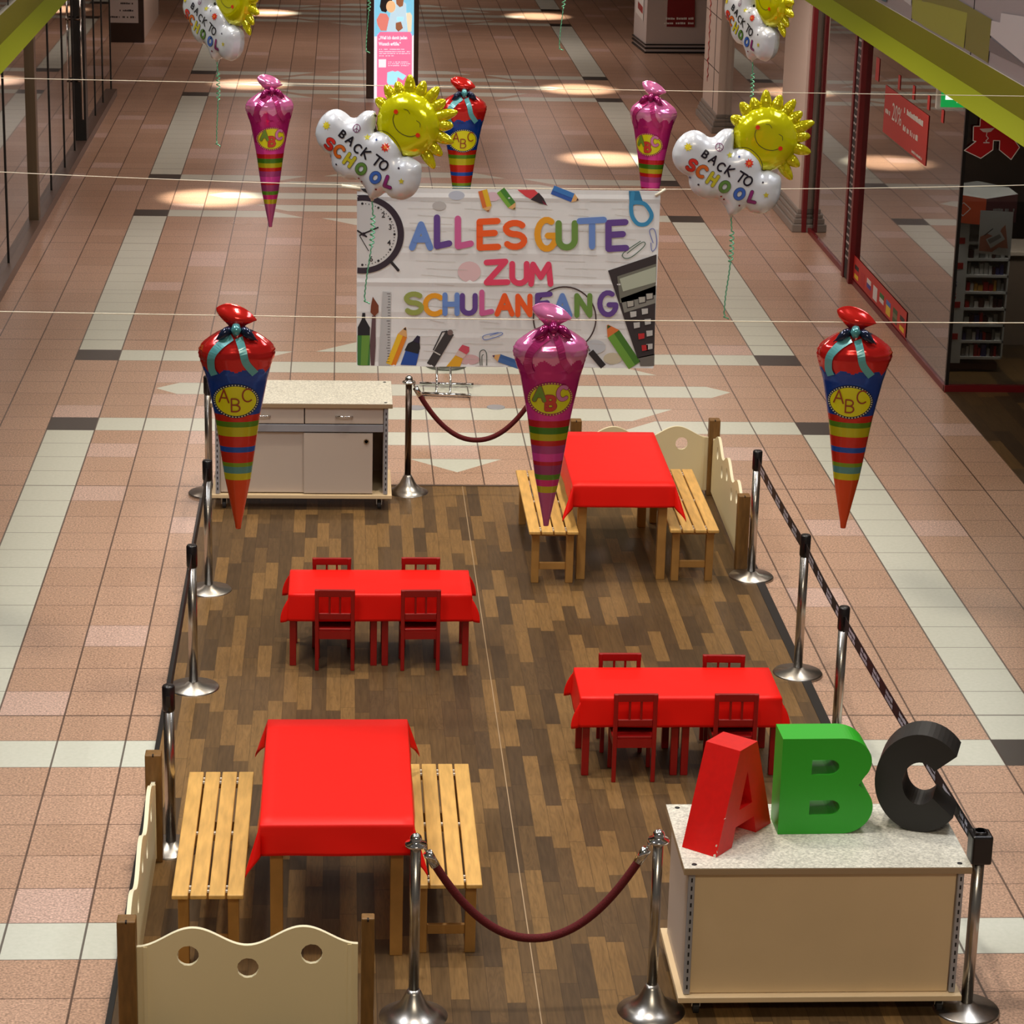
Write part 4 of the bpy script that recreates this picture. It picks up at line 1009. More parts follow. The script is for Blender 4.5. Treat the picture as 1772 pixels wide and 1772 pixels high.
PINKC = dict(bands=[(.17, (186, 84, 136)), (.20, (190, 176, 30)), (.232, (210, 40, 120)), (.262, (96, 140, 34)), (.302, (160, 60, 112)), (.327, (196, 28, 50)), (.36, (226, 70, 166)), (.40, (176, 66, 130)), (.428, (204, 34, 30)), (.46, (188, 178, 24)), (.495, (70, 122, 26)), (.525, (196, 26, 36)), (.60, (226, 60, 156)), (.81, (192, 34, 120))], top=(232, 120, 180), scal=(.79, .03), tuft=(236, 130, 186), neck=(158, 26, 110), oval=(214, 208, 20), ring=(150, 30, 90), dots=(226, 200, 90), let=[(108, 140, 44), (200, 60, 40), (205, 120, 170)], tail=(190, 50, 120), bow=(150, 20, 96))
def cone(P, loc, label, rz=0.0, group='foil school cone balloons'):
    t = empty('cone_balloon', loc, label, 'balloon', group, rz)
    NA, NZ_ = 112, 150; zs = [.972*(j/NZ_) for j in range(NZ_+1)]; vs = []; cols = []; fs = []
    for z in zs:
        w = prof(z); wr = .006*max(0, (z-.70))/.2
        for i in range(NA):
            a = 2*PI*i/NA; rr = 1+wr*3*sin(a*9+z*14)*(1 if z > .7 else 0)+.012*sin(a*5+z*30)*(z > .76)
            seam = .0
            if .80 < z < .91:
                seam = .0015*abs(cos(a))**12*sin(z*330)
            vs.append(Vector((w*rr*cos(a)+seam*(1 if cos(a) > 0 else -1), w*KD*rr*sin(a), z)))
    def colour(a, z):
        lim = P['scal'][0]+P['scal'][1]*abs(sin(a*6))
        if z > lim:
            if P is PINKC and z < lim+.045: return srgb((228, 140, 180))
            if z > .945: return srgb(P['neck'])
            return srgb(P['top'])
        for zt, c in P['bands']:
            if z <= zt: return srgb(c)
        return srgb(P['bands'][-1][1])
    for j in range(NZ_):
        for i in range(NA):
            k = (i+1) % NA; fs.append((j*NA+i, j*NA+k, (j+1)*NA+k, (j+1)*NA+i)); cols.append(colour(2*PI*(i+.5)/NA, (zs[j]+zs[j+1])/2))
    fs.append(list(range(NA))[::-1]); cols.append(srgb(P['bands'][0][1])); fs.append([NZ_*NA+i for i in range(NA)]); cols.append(srgb(P['neck']))
    b = MB(); b.add(vs, fs, FOIL, cols, True); b.build('cone_body', t, recalc=False)
    # gathered tuft on top: a puffy pillow tilted over
    b = MB(); vs = []; fs = []; n1, n2 = 26, 36
    for j in range(n1+1):
        s = j/n1; zz = .962+.085*s
        for i in range(n2):
            a = 2*PI*i/n2; wx = .030+.060*sin(min(s*1.15, 1)*PI/2)**1.3
            wy = (.022+.026*sin(PI*min(s*1.1, 1)))*max(.06, 1-s**5)
            rp = 1+.05*sin(a*11)*(1-s)
            xx = wx*cos(a)*rp
            vs.append(Vector((xx, wy*rp*sin(a), zz-.30*xx*s+.018*s*(1-(xx/wx)**2)-.022*s*s*abs(xx/wx)**3)))
    for j in range(n1):
        for i in range(n2): k = (i+1) % n2; fs.append((j*n2+i, j*n2+k, (j+1)*n2+k, (j+1)*n2+i))
    fs.append([n1*n2+i for i in range(n2)])
    b.add(vs, fs, FOIL, srgb(P['tuft']), True); b.build('gathered_top', t, recalc=False)
    # bow lobes and knot
    b = MB()
    for s in (-1, 1):
        vs = []; fs = []; n1, n2 = 12, 14
        for j in range(n1+1):
            q = j/n1; r = .030*sin(PI*min(q*1.15, 1))**.7+.004
            c = Vector((s*(.012+.085*q), -.045-.02*sin(q*2), .958-.045*q*q))
            for i in range(n2): a = 2*PI*i/n2; vs.append(c+Vector((0, r*.7*cos(a), r*sin(a)*.8)))
        for j in range(n1):
            for i in range(n2): k = (i+1) % n2; fs.append((j*n2+i, j*n2+k, (j+1)*n2+k, (j+1)*n2+i))
        fs.append([n1*n2+i for i in range(n2)]); b.add(vs, fs, FOIL, srgb(P['bow']), True)
    b.tube([(0, -.05, .985), (0, -.066, .965), (0, -.056, .935)], [.016, .024, .014], FOIL, n=12, col=srgb(P['tail']) if P is BLUEC else srgb(P['bow'])); b.build('bow', t)
    def F(off): 
        def f(u, v):
            w = prof(v); x = max(-w*.995, min(w*.995, u)); return Vector((x, -KD*w*math.sqrt(max(0, 1-(x/w)**2))-off, v))
        return f
    for pts in ([(-.02, .935), (-.07, .90), (-.108, .85), (-.112, .79), (-.098, .755)], [(.012, .93), (.03, .88), (.045, .82), (.085, .765)]):
        b = MB(); stroke(b, [tuple(p) for p in spline(pts, 6)], .034, FOILW if P is BLUEC else FOIL, F(.006), step=.008, round_=False, col=srgb(P['tail'])); b.build('ribbon_tail', t, recalc=False)
    # oval label
    b = MB(); cz = .635; ox = -.004
    def disc(rx, rz_, off, c_):
        n = 36; R_ = 6; vs = [F(off)(ox, cz)]; f_ = []
        for k in range(1, R_+1):
            for i in range(n): a = 2*PI*i/n; vs.append(F(off)(ox+rx*k/R_*cos(a), cz+rz_*k/R_*sin(a)))
        for i in range(n): f_.append((0, 1+i, 1+(i+1) % n))
        for k in range(R_-1):
            for i in range(n): f_.append((1+k*n+i, 1+(k+1)*n+i, 1+(k+1)*n+(i+1) % n, 1+k*n+(i+1) % n))
        b.add(vs, f_, FOILW, srgb(c_), True)
    disc(.104, .083, .003, P['ring']); disc(.092, .072, .0045, P['oval'])
    for i in range(44):
        a = 2*PI*i/44; b.add([F(.006)(p[0], p[1]) for p in circ(ox+.098*cos(a), cz+.0775*sin(a), .0034, 6)], [list(range(6))], FOILW, srgb(P['dots']))
    b.build('oval_label', t, recalc=False)
    for ch, u, v, c_ in zip('ABC', (-.078, -.026, .026), (.628, .585, .632), P['let']):
        b = MB(); wdt = .007 if P is BLUEC else .017
        if P is PINKC: letter(b, ch, u, v, .062, .046, FOILW, F(.0062), .022, col=srgb((150, 40, 60)), step=.006)
        letter(b, ch, u, v, .062, .046, FOILW, F(.0075), wdt, col=srgb(c_), step=.006)
        b.build('printed_letter', t, recalc=False)
    b = MB(); b.tube([(0, 0, 1.045), (0, 0, 1.10)], .002, 'string', n=5); 
    return t
zc_ = 2.69
cA = cone(BLUEC, (-.462, 11.2, 2.70), 'large red and blue foil school cone balloon at front left', .0)
cB = cone(PINKC, (.925, 11.2, 2.72), 'large pink foil school cone balloon in front of the banner', .05)
cC = copy_tree(cA); cC.location = (2.285, 11.2, 2.715); cC['label'] = 'large red and blue foil school cone balloon at front right'; cC.rotation_euler = (0, 0, -.22)
for o_, l_ in ((cA, 0), (cB, 0), (cC, 0)): o_.scale = (.98, .98, .965)
d1 = copy_tree(cB); d1.location = (-.475, 17.0, 2.925); d1['label'] = 'smaller pink foil school cone balloon at the upper left, behind the others'; d1.rotation_euler = (0, 0, .25)
d2 = copy_tree(cA); d2.location = (.78, 17.0, 2.93); d2['label'] = 'red and blue foil school cone balloon behind the sun balloon and banner'; d2.rotation_euler = (0, 0, .1)
d3 = copy_tree(cB); d3.location = (2.03, 17.0, 2.92); d3['label'] = 'smaller pink foil school cone balloon behind the right end of the banner'; d3.rotation_euler = (0, 0, -.45)
for o_ in (d1, d2, d3): o_.scale = (.93, .93, .935)

# sun and cloud balloons, traced outline in metres
KS = 14.2/4506.3/5.907
def L(x, y): return ((x-827)*KS, -(y-650)*KS)
cloud = [L(*p) for p in ((690, 485), (600, 490), (540, 530), (500, 570), (440, 575), (380, 535), (290, 508), (200, 540), (130, 610), (95, 680), (78, 750), (90, 830), (130, 900), (190, 950), (250, 985), (265, 1060), (300, 1130), (370, 1185), (450, 1215), (540, 1205), (600, 1240), (650, 1300), (690, 1375), (730, 1378), (790, 1345), (850, 1300), (900, 1335), (960, 1352), (1040, 1352), (1130, 1300), (1180, 1230), (1205, 1150), (1210, 1050), (1200, 970), (1140, 930), (1070, 900), (1010, 905), (1000, 840), (960, 760), (900, 700), (830, 665), (760, 670), (705, 690), (703, 600), (698, 530))]
cloud = [tuple(p) for p in spline(cloud+[cloud[0]], 3)][:-1]
sun_c = L(1030, 590); sun_r = 338*KS
sunp = circ(sun_c[0], sun_c[1], sun_r, 72)
def seg_d(p, poly):
    m_ = 9.0; n = len(poly)
    for i in range(n):
        ax, ay = poly[i]; bx, by = poly[(i+1) % n]; dx, dy = bx-ax, by-ay; q = dx*dx+dy*dy
        t = 0 if q == 0 else max(0, min(1, ((p[0]-ax)*dx+(p[1]-ay)*dy)/q)); m_ = min(m_, math.hypot(p[0]-ax-t*dx, p[1]-ay-t*dy))
    return m_
def pin(p, poly):
    c = False; n = len(poly)
    for i in range(n):
        x1, y1 = poly[i]; x2, y2 = poly[(i+1) % n]
        if (y1 > p[1]) != (y2 > p[1]) and p[0] < (x2-x1)*(p[1]-y1)/(y2-y1)+x1: c = not c
    return c
def puff(p, poly, wd, T):
    d = min(seg_d(p, poly)/wd, 1); return T*math.sqrt(max(0, 1-(1-d)**2))
def pillow(poly, wd, T, material, col, yoff=0.0, wr=.003, step=.014, nfold=36, cxy=(0, 0)):
    xs = [p[0] for p in poly]; ys = [p[1] for p in poly]; vs = [Vector(p) for p in poly]; n = len(poly)
    x = min(xs)
    while x < max(xs):
        y = min(ys)
        while y < max(ys):
            p = (x+(step/2 if int((y-min(ys))/step) % 2 else 0), y)
            if pin(p, poly) and seg_d(p, poly) > step*.35: vs.append(Vector(p))
            y += step
        x += step
    rv, re, rf, *_ = delaunay_2d_cdt(vs, [(i, (i+1) % n) for i in range(n)], [], 1, 1e-6)
    hh = []
    for p in rv:
        h_ = puff((p.x, p.y), poly, wd, T); e = math.exp(-(seg_d((p.x, p.y), poly)/.03)**2); a = math.atan2(p.y-cxy[1], p.x-cxy[0])
        hh.append(max(0, h_+wr*e*sin(a*nfold)*(1 if h_ > 1e-4 else 0)))
    b = MB(); N = len(rv)
    b.add([Vector((p.x, -h_+yoff, p.y)) for p, h_ in zip(rv, hh)]+[Vector((p.x, h_+yoff, p.y)) for p, h_ in zip(rv, hh)], [tuple(f) for f in rf]+[tuple(N+i for i in reversed(f)) for f in rf], material, col, True)
    return b
def sun_balloon(loc, label, rz):
    t = empty('sun_balloon', loc, label, 'balloon', 'sun and cloud foil balloons', rz)
    gold = srgb((222, 218, 4)); 
    pillow(sunp, .10, .082, FOIL, gold, .018, .0035, .013, 30, sun_c).build('sun_disc', t, recalc=False)
    b = MB()
    for (x, y) in ((668, 372), (760, 225), (880, 175), (1012, 92), (1165, 140), (1315, 185), (1395, 310), (1525, 410), (1490, 555), (1505, 725), (1395, 870), (1325, 1010)):
        tp = Vector(L(x, y)); c = Vector(sun_c); d = (tp-c); LL = d.length; d /= LL; q = Vector((-d.y, d.x)); vs = []; fs = []; n1, n2 = 10, 12; base = sun_r*.93
        for j in range(n1+1):
            s = j/n1; r = .027*(1-s)**.45*(1+.25*sin(PI*s))+.005; cc_ = c+d*(base+(LL-base)*s)
            for i in range(n2): a = 2*PI*i/n2; o_ = q*r*cos(a); vs.append(Vector((cc_.x+o_.x, .018-r*.75*sin(a)*(1+.15*sin(j*2.1)), cc_.y+o_.y)))
        for j in range(n1):
            for i in range(n2): k = (i+1) % n2; fs.append((j*n2+i, j*n2+k, (j+1)*n2+k, (j+1)*n2+i))
        fs.append([n1*n2+i for i in range(n2)]); bb = MB(); bb.add(vs, fs, FOIL, srgb((216, 204, 8)), True); bb.build('sun_ray', t)
    pillow(cloud, .085, .075, FOILW, srgb((206, 208, 214)), -.02, .0025, .013, 40, (-.05, -.1)).build('cloud', t, recalc=False)
    def Fc(off): return lambda u, v: Vector((u, -.02-puff((u, v), cloud, .085, .075)-off, v))
    def Fs(off): return lambda u, v: Vector((u, .018-puff((u, v), sunp, .10, .082)-off, v))
    ink = srgb((26, 20, 34))
    b = MB(); rot = math.radians(-34)
    stroke(b, [tuple(p) for p in spline([L(*p) for p in ((915, 480), (905, 540), (940, 620), (1010, 670), (1090, 685), (1150, 668))], 6)], .0032, FOILW, Fs(.003), step=.006, col=ink)
    stroke(b, [tuple(p) for p in spline([L(*p) for p in ((1010, 418), (1050, 425), (1075, 458))], 5)], .0025, FOILW, Fs(.003), step=.006, col=ink)
    stroke(b, [tuple(p) for p in spline([L(*p) for p in ((1148, 518), (1185, 540), (1190, 580))], 5)], .0025, FOILW, Fs(.003), step=.006, col=ink)
    for x, y in ((930, 453), (1172, 663)): b.add([Fs(.0045)(*p) for p in circ(*L(x, y), 23*KS, 16)], [list(range(16))], FOILW, srgb((220, 50, 16)))
    b.build('smiling_face', t, recalc=False)
    b = MB(); nn = len(cloud)
    k0 = int(len(cloud)*.79); seq = cloud[k0:]
    stroke(b, seq, .003, FOILW, lambda u, v: Vector((u, -.045-.03, v)) if False else Fs(.004)(u, v) if pin((u, v), sunp) else Fc(.002)(u, v), step=.01, round_=False, col=ink); b.build('cloud_outline', t, recalc=False)
    b = MB()
    for ch, x, y, h_ in (('B', 365, 745, 62), ('A', 440, 800, 76), ('C', 520, 872, 76), ('K', 605, 915, 84), ('T', 718, 975, 92), ('O', 790, 1010, 88)):
        u, v = L(x, y); letter(b, ch, u, v, h_*KS*1.12, h_*KS*.90, FOILW, Fc(.003), .0098, rot=rot, col=ink, step=.006)
    b.build('printed_back_to', t, recalc=False)
    for ch, x, y, h_, c_ in (('S', 205, 870, 110, (206, 44, 36)), ('C', 312, 930, 110, (206, 98, 30)), ('H', 428, 1010, 110, (190, 178, 40)), ('O', 550, 1080, 106, (92, 130, 58)), ('O', 705, 1150, 106, (58, 96, 176)), ('L', 862, 1205, 108, (136, 40, 110))):
        b = MB(); u, v = L(x, y); ro = rot*.9 if ch != 'L' else -.3
        letter(b, ch, u, v, h_*KS, h_*KS*.82, FOILW, Fc(.003), .0215, rot=ro, col=srgb((50, 40, 40)), step=.006)
        letter(b, ch, u, v, h_*KS, h_*KS*.82, FOILW, Fc(.0042), .0175, rot=ro, col=srgb(c_), step=.006); b.build('printed_letter', t, recalc=False)
    b = MB()
    def star(x, y, r1, r2, n, c_, F_=None):
        cx, cy = L(x, y); pts = [(cx+(r1 if i % 2 == 0 else r2)*KS*cos(PI*i/n+.4), cy+(r1 if i % 2 == 0 else r2)*KS*sin(PI*i/n+.4)) for i in range(2*n)]
        Ff = Fc(.003+(.0015 if r1 == 18 else 0)); b = MB(); b.add([Ff(cx, cy)]+[Ff(*p) for p in pts], [(0, 1+i, 1+(i+1) % (2*n)) for i in range(2*n)], FOILW, srgb(c_)); b.build('printed_star', t, recalc=False)
    star(228, 662, 46, 26, 8, (220, 200, 40)); star(657, 735, 34, 15, 5, (206, 200, 70)); star(857, 813, 50, 30, 9, (214, 50, 30)); star(857, 813, 18, 16, 8, (230, 120, 50)); star(1045, 1135, 34, 15, 5, (196, 180, 50))
    for x, y, c_ in ((753, 750, (60, 80, 140)), (1007, 1007, (40, 30, 50)), (350, 1045, (40, 30, 50)), (265, 985, (60, 60, 110)), (780, 1252, (120, 30, 50)), (590, 1165, (150, 30, 40)), (620, 1195, (120, 30, 40))): star(x, y, 11, 10, 5, c_)
    b = MB(); cx, cy = L(545, 655); stroke(b, [(cx+.0205*cos(i*.35), cy+.0205*sin(i*.35)) for i in range(19)], .004, FOILW, Fc(.003), step=.006, round_=False, col=srgb((110, 40, 90)))
    for a_ in (90, 270, 215, 325): stroke(b, [(cx, cy), (cx+.019*cos(math.radians(a_)), cy+.019*sin(math.radians(a_)))], .003, FOILW, Fc(.003), step=.006, round_=False, col=srgb((110, 40, 90)))
    b.build('printed_peace_mark', t, recalc=False)
    nk = L(712, 1385)
    b = MB(); b.tube([(nk[0], -.02, nk[1]+.03), (nk[0], -.02, nk[1]-.008)], [.018, .007], FOILW, n=10, col=srgb((200, 196, 190))); b.build('neck', t)
    b = MB(); pts = []
    z0 = nk[1]; rr = random.Random(3)
    for i in range(150):
        s = i/149; z = z0-.58*s; amp = .012*(1 if .15 < s < .45 or s > .97 else .12); pts.append((nk[0]+amp*sin(i*.85)+.012*sin(s*5)+( .03*(s-.95)*20*.6 if s > .95 else 0), -.02+amp*cos(i*.85), z))
    b.tube(pts, .0040, 'ribbon', n=5); b.build('curling_ribbon', t)
    return t
s1 = sun_balloon(atD(1290, 250, 14.2), 'yellow sun and white cloud balloon reading BACK TO SCHOOL, right of the banner', -.05)
def sdup(px, py, zc, rz, label, ry=0.0, sc=1.0):
    c = copy_tree(s1); c.location = atD(px, py, zc); c.rotation_euler = (0, ry, rz); c['label'] = label; c.scale = (sc, sc, sc); return c
sdup(672, 222, 14.0, -.30, 'sun and cloud balloon reading BACK TO SCHOOL, over the clock corner of the banner', .05)
sdup(388, 4, 17.4, -.90, 'sun and cloud balloon cut by the top edge at the upper left', .0)
sdup(1320, 8, 18.0, -1.15, 'sun and cloud balloon cut by the top edge at the upper right, above another', .0)
sdup(652, -135, 19.4, -.6, 'sun and cloud balloon above the frame, its ribbon hanging beside the lit advertising pillar', .0)
sdup(992, -140, 19.4, -.3, 'sun and cloud balloon above the frame, its ribbon hanging right of centre', .0)

# ================================================================== BACKGROUND THINGS
# lit advertising pillar
PY = 42.5
t = empty('advertising_pillar', (.80, PY, 0), 'tall dark framed advertising pillar with a lit pink poster', 'advertising pillar')
q = Vector((.80, PY, 0)); Pp = lambda x, y: atY(x, y, PY-.001)-q
b = MB(); x0, x1 = Pp(634, 100).x, Pp(724, 100).x; b.bbox(x0, x1, .0, .22, 0, 2.9, 'frame_brown', .01); b.build('housing', t)
for k_, c_ in (('ad_pink', (238, 120, 160)), ('ad_white', (250, 240, 245)), ('ad_sky', (130, 205, 235)), ('ad_hair', (30, 24, 26)), ('ad_skin', (238, 190, 140)), ('ad_shirt', (224, 130, 118)), ('ad_denim', (190, 220, 235)), ('ad_cyan', (170, 236, 250)), ('ad_brown', (150, 96, 66)), ('ad_cream', (236, 222, 190))):
    mm(k_, c_, .4, emit=.85)
sx = lambda x, off: (lambda u, v: Pp(590+u/8.86, v/8.86)+Vector((0, -off, 0)))
b = MB(); F = sx(0, .002); flat(b, [(510, -60), (1120, -60), (1110, 1650), (505, 1650)], 'ad_white', F); b.build('lit_poster', t, recalc=False)
b = MB(); F = sx(0, .004); flat(b, [(555, 530), (600, 488), (1060, 488), (1088, 530), (1085, 1650), (550, 1650)], 'ad_pink', F); flat(b, [(512, -60), (1120, -60), (1118, 530), (1090, 560), (1060, 488), (600, 488), (550, 560), (512, 560)], 'ad_sky', F); b.build('poster_ground', t, recalc=False)
b = MB(); F = sx(0, .006); F2 = sx(0, .008)
flat(b, [(690, -60), (860, -60), (1000, 60), (1010, 485), (700, 485), (760, 200)], 'ad_denim', F); flat(b, [(1000, 200), (1060, 190), (1090, 240), (1080, 485), (1020, 485)], 'ad_cream', F)
flat(b, [(545, 300), (600, 200), (700, 210), (740, 280), (700, 470), (610, 470), (560, 380)], 'ad_shirt', F2); flat(b, [(620, -60), (800, -60), (770, 60), (690, 190), (620, 170), (595, 100)], 'ad_hair', F2)
b.add([sx(0, .010)(*p) for p in circ(765, 100, 72, 24, 92)], [list(range(24))], 'ad_skin'); flat(b, [(840, -60), (970, -60), (950, 90), (900, 110), (850, 60)], 'ad_brown', F2); flat(b, [(840, 350), (920, 330), (950, 430), (880, 485), (840, 440)], 'ad_brown', F2)
flat(b, [(860, 260), (960, 260), (950, 320), (860, 320)], 'ad_cyan', F2); b.build('poster_picture', t, recalc=False)
b = MB(); F = sx(0, .008)
text_poly(b, '\u201eWeil ich damit jeden', 62, 'ad_white', lambda u, v: F(578+u*.80, 600-v*1.15), bold=2.2); text_poly(b, 'Wunsch erf\u00fclle.\u201c', 62, 'ad_white', lambda u, v: F(578+u*.80, 695-v*1.15), bold=2.2)
for i, (y, x1_) in enumerate(((750, 970), (785, 1060), (815, 1060), (850, 810))): scribble(b, 585, x1_, y, 12, 'ad_white', F, 40+i)
for i, (y, x1_) in enumerate(((945, 1030), (972, 1060), (1000, 1035))): scribble(b, 725, x1_, y, 12, 'ad_white', F, 50+i)
flat(b, [(578, 908), (692, 908), (690, 1032), (578, 1032)], 'ad_white', F)
flat(b, [(710, 1110), (790, 1085), (830, 1100), (870, 1085), (1000, 1160), (950, 1230), (870, 1180), (850, 1300), (730, 1300), (705, 1260)], 'ad_cyan', F); b.build('poster_lettering', t, recalc=False)

# standing board at the far left
SY = 49.05
t = empty('standing_board', (-3.98, SY, 0), 'dark framed white notice board standing at the far left shop wall', 'notice board')
b = MB(); b.bbox(-.36, .29, 0, .08, 0, 2.0, 'frame_brown', .01); b.build('frame', t)
b = MB(); b.box(-.36, .19, -.004, .0, .36, 1.95, 'paper'); b.build('sheet', t)
F = lambda u, v: Vector((u, -.006, v))
for i, (z, u0_, u1_, h_) in enumerate(((.45, -.34, .14, .035), (.57, -.15, .1, .035), (.70, -.15, .12, .035), (.84, -.2, .12, .035), (1.0, -.36, .14, .07), (1.2, -.34, .13, .045), (1.5, -.2, .1, .04))): b = MB(); scribble(b, u0_, u1_, z, h_, 'ink', F, 70+i); b.build('printed_line', t, recalc=False)

# promotion kiosk at the far right
t = empty('promotion_booth', (6.15, 49.5, 0), 'white and grey promotion booth with red posters at the upper right', 'booth')
b = MB(); pr = [(-.60, .65), (-.52, -.78), (.62, -.66), (.68, .7)]
F = lambda u, v, w: Vector((u, v, w)); b.prism(pr, 2.6, 'kiosk_white', F); b.build('body', t)
b = MB(); pr2 = [(-.63, .66), (-.54, -.81), (.65, -.69), (.7, .7)]
for z0, z1 in ((.0, .03), (.08, .11), (.15, .17)): b.prism(pr2, z1-z0, 'frame_black', lambda u, v, w, z0=z0: Vector((u, v, z0+w)))
b.build('plinth', t)
q = Vector((6.15, 49.5, 0)); Kp = lambda x, y, off=.0: atY(x, y, 48.78-off)-q
b = MB(); b.add([Kp(1145, -20, .02), Kp(1203, -20, .02), Kp(1202, 47, .02), Kp(1145, 46, .02)], [(0, 1, 2, 3)], 'dark_red_print'); b.build('poster', t)
b = MB(); scribble(b, 0, 1, 0, .001, 'white', lambda u, v: q*0, 1, 0) if False else None
F = lambda u, v: Kp(u, -v, .03)
for y in (34, 42): scribble(b, 1149, 1200, -y, 4, 'white', F, y)
b.build('poster_text', t, recalc=False)
b = MB()
def Ks(u, v): # left side face of the booth
    a_ = Vector((-.60, .65)); c_ = Vector((-.52, -.78)); p = a_.lerp(c_, u); return Vector((p.x-.01, p.y, v))
b.add([Ks(.15, .62), Ks(.75, .55), Ks(.75, .95), Ks(.15, 1.05)], [(0, 1, 2, 3)], 'white'); b.add([Ks(.15, 1.05), Ks(.75, .95), Ks(.75, 1.5), Ks(.15, 1.6)], [(0, 1, 2, 3)], 'red_print'); b.add([Ks(.3, .72), Ks(.7, .67), Ks(.7, .8), Ks(.3, .85)], [(0, 1, 2, 3)], 'red_print'); b.build('side_sticker', t, recalc=False)

# chrome display stand and round base behind the banner
t = empty('display_stand', (.95, 23.85, 0), 'chrome display stand with two floor tubes, half hidden by the banner', 'display stand')
b = MB(); b.tube([(-.21, .2, .03), (.30, .16, .03)], .018, 'chrome'); b.build('foot_tube', t)
b = MB(); b.tube([(-.24, -.13, .02), (.26, -.20, .02)], .018, 'chrome'); b.build('foot_tube', t)
for x in (-.055, .075): b = MB(); b.tube([(x-.01, -.16, .02), (x, -.02, .07), (x+.003, .10, .16), (x+.003, .10, 1.25)], .011, 'chrome'); b.build('upright', t)
b = MB(); b.tube([(-.05, .10, .33), (.078, .10, .33)], .008, 'chrome'); b.build('crossbar', t)
b = MB(); b.bbox(-.3, .36, .09, .11, .62, 1.25, 'grey_plate', .004); b.build('sign_plate', t)
t = empty('round_stand', (1.02, 24.86, 0), 'round grey stand base just under the lower edge of the banner', 'stand')
b = MB(); b.lathe([(0, 0), (.20, 0), (.20, .014), (.19, .02), (.03, .03)], 'grey_plate', n=40); b.build('base', t)
b = MB(); b.lathe([(.02, .02), (.02, 1.3)], 'steel', n=16); b.build('pole', t)
for x, y, lb in ((.685, 23.27, 'left round metal floor socket cover beside the back rope'), (1.426, 23.31, 'right round metal floor socket cover beyond the back rope')):
    b = MB(); b.lathe([(0, 0), (.085, 0), (.085, .004), (.075, .006), (0, .006)], 'rail_grey', n=30); o = b.build('floor_socket', None, (x, y, 0)); tag(o, lb, 'floor socket', 'round floor sockets')

# exit sign
t = empty('exit_sign', (5.72, 24.15, 2.70), 'green lit emergency exit sign half hidden by the lime green edge', 'exit sign')
mm('exit_green', (20, 150, 70), .4, emit=.8); mm('exit_white', (240, 250, 240), .4, emit=1.0)
b = MB(); b.bbox(-.17, .40, 0, .06, 0, .24, 'white', .008); b.build('housing', t)
b = MB(); b.box(-.13, .38, -.004, 0, .02, .22, 'exit_green'); b.build('face', t)
b = MB(); F = lambda u, v: Vector((u, -.007, v)); flat(b, [(-.09, .09), (.02, .09), (.02, .06), (.08, .12), (.02, .18), (.02, .15), (-.09, .15)], 'exit_white', F); flat(b, [(.12, .05), (.16, .05), (.19, .11), (.24, .09), (.25, .12), (.19, .16), (.17, .19), (.14, .17)], 'exit_white', F); b.build('pictogram', t, recalc=False)
b = MB(); b.tube([(.0, .03, .24), (.0, .03, .70)], .006, 'steel'); b.tube([(.25, .03, .24), (.25, .03, .70)], .006, 'steel'); b.build('hanger', t)

# pharmacy sign on the front glass
t = empty('pharmacy_sign', (6.05, 23.97, 2.2), 'red gothic letter A pharmacy sign with white outline on the shop front glass', 'sign')
q = Vector((6.05, 23.97, 2.2)); A4 = lambda x, y: (1400+x/4.763, y/4.763)
Fp = lambda off: (lambda x, y: atY(*A4(x, y), 23.97-off)-q)
outl = [(1355, 1040), (1408, 1040), (1412, 980), (1470, 930), (1640, 930), (1690, 1000), (1640, 1080), (1735, 1215), (1665, 1315), (1568, 1235), (1572, 1160), (1520, 1158), (1515, 1235), (1415, 1305), (1280, 1240), (1375, 1165), (1352, 1160)]
mm('sign_red', (150, 10, 14), .4, emit=.1)
b = MB(); b.add([Fp(.012)(*p) for p in outl]+[Fp(0)(*p) for p in outl], [list(range(len(outl)))]+[(i, (i+1) % len(outl), len(outl)+(i+1) % len(outl), len(outl)+i) for i in range(len(outl))], 'sign_red'); b.build('letter_body', t, recalc=False)
b = MB(); stroke(b, outl+[outl[0]], 7, 'white', Fp(.014), step=200, round_=False); b.build('outline', t, recalc=False)
b = MB(); flat(b, [(1405, 1062), (1530, 1055), (1500, 1085), (1470, 1092), (1435, 1088)], 'paper', Fp(.016)); stroke(b, [(1466, 1090), (1462, 1120), (1478, 1140), (1458, 1160), (1466, 1172)], 7, 'paper', Fp(.016), step=20); stroke(b, [(1440, 1176), (1484, 1176)], 9, 'paper', Fp(.016), step=20); b.build('chalice', t, recalc=False)

# freestanding product display in the shop window
DY = 24.75
t = empty('product_display', (6.25, DY, 0), 'dark lit shelf display of small packages behind the shop front glass', 'product display')
x0, x1, xs_ = 5.92, 6.60, 6.10
q = Vector((6.25, DY, 0))
for k_, c_ in (('pk_white', (196, 196, 196)), ('pk_red', (170, 30, 30)), ('pk_orange', (190, 76, 40)), ('pk_dark', (70, 30, 34)), ('pk_blue', (60, 60, 120)), ('pk_gold', (190, 140, 60)), ('pk_grey', (130, 130, 130))): mm(k_, c_, .5)
b = MB(); b.box(-.40, -.14, 0, .38, .10, 1.50, 'pk_white'); sp_ = b.build('side_panel', t)
b = MB()
for z in (.34, .66, 1.05, 1.30): b.box(-.38, -.18, -.004, 0, z, z+.06, 'pk_red')
for z, c_ in ((.80, 'pk_red'), (.92, 'pk_blue')): b.lathe([(0, 0), (.02, 0), (.02, .004), (0, .004)], c_, c=(-.25, -.02), n=12, z0=z); b.box(-.28, -.23, -.004, 0, z-.05, z-.025, c_)
b.build('label_print', t)
b = MB(); b.box(-.14, .28, .36, .38, .14, 1.50, 'pk_white'); b.box(.265, .28, 0, .38, .14, 1.50, 'pk_white')
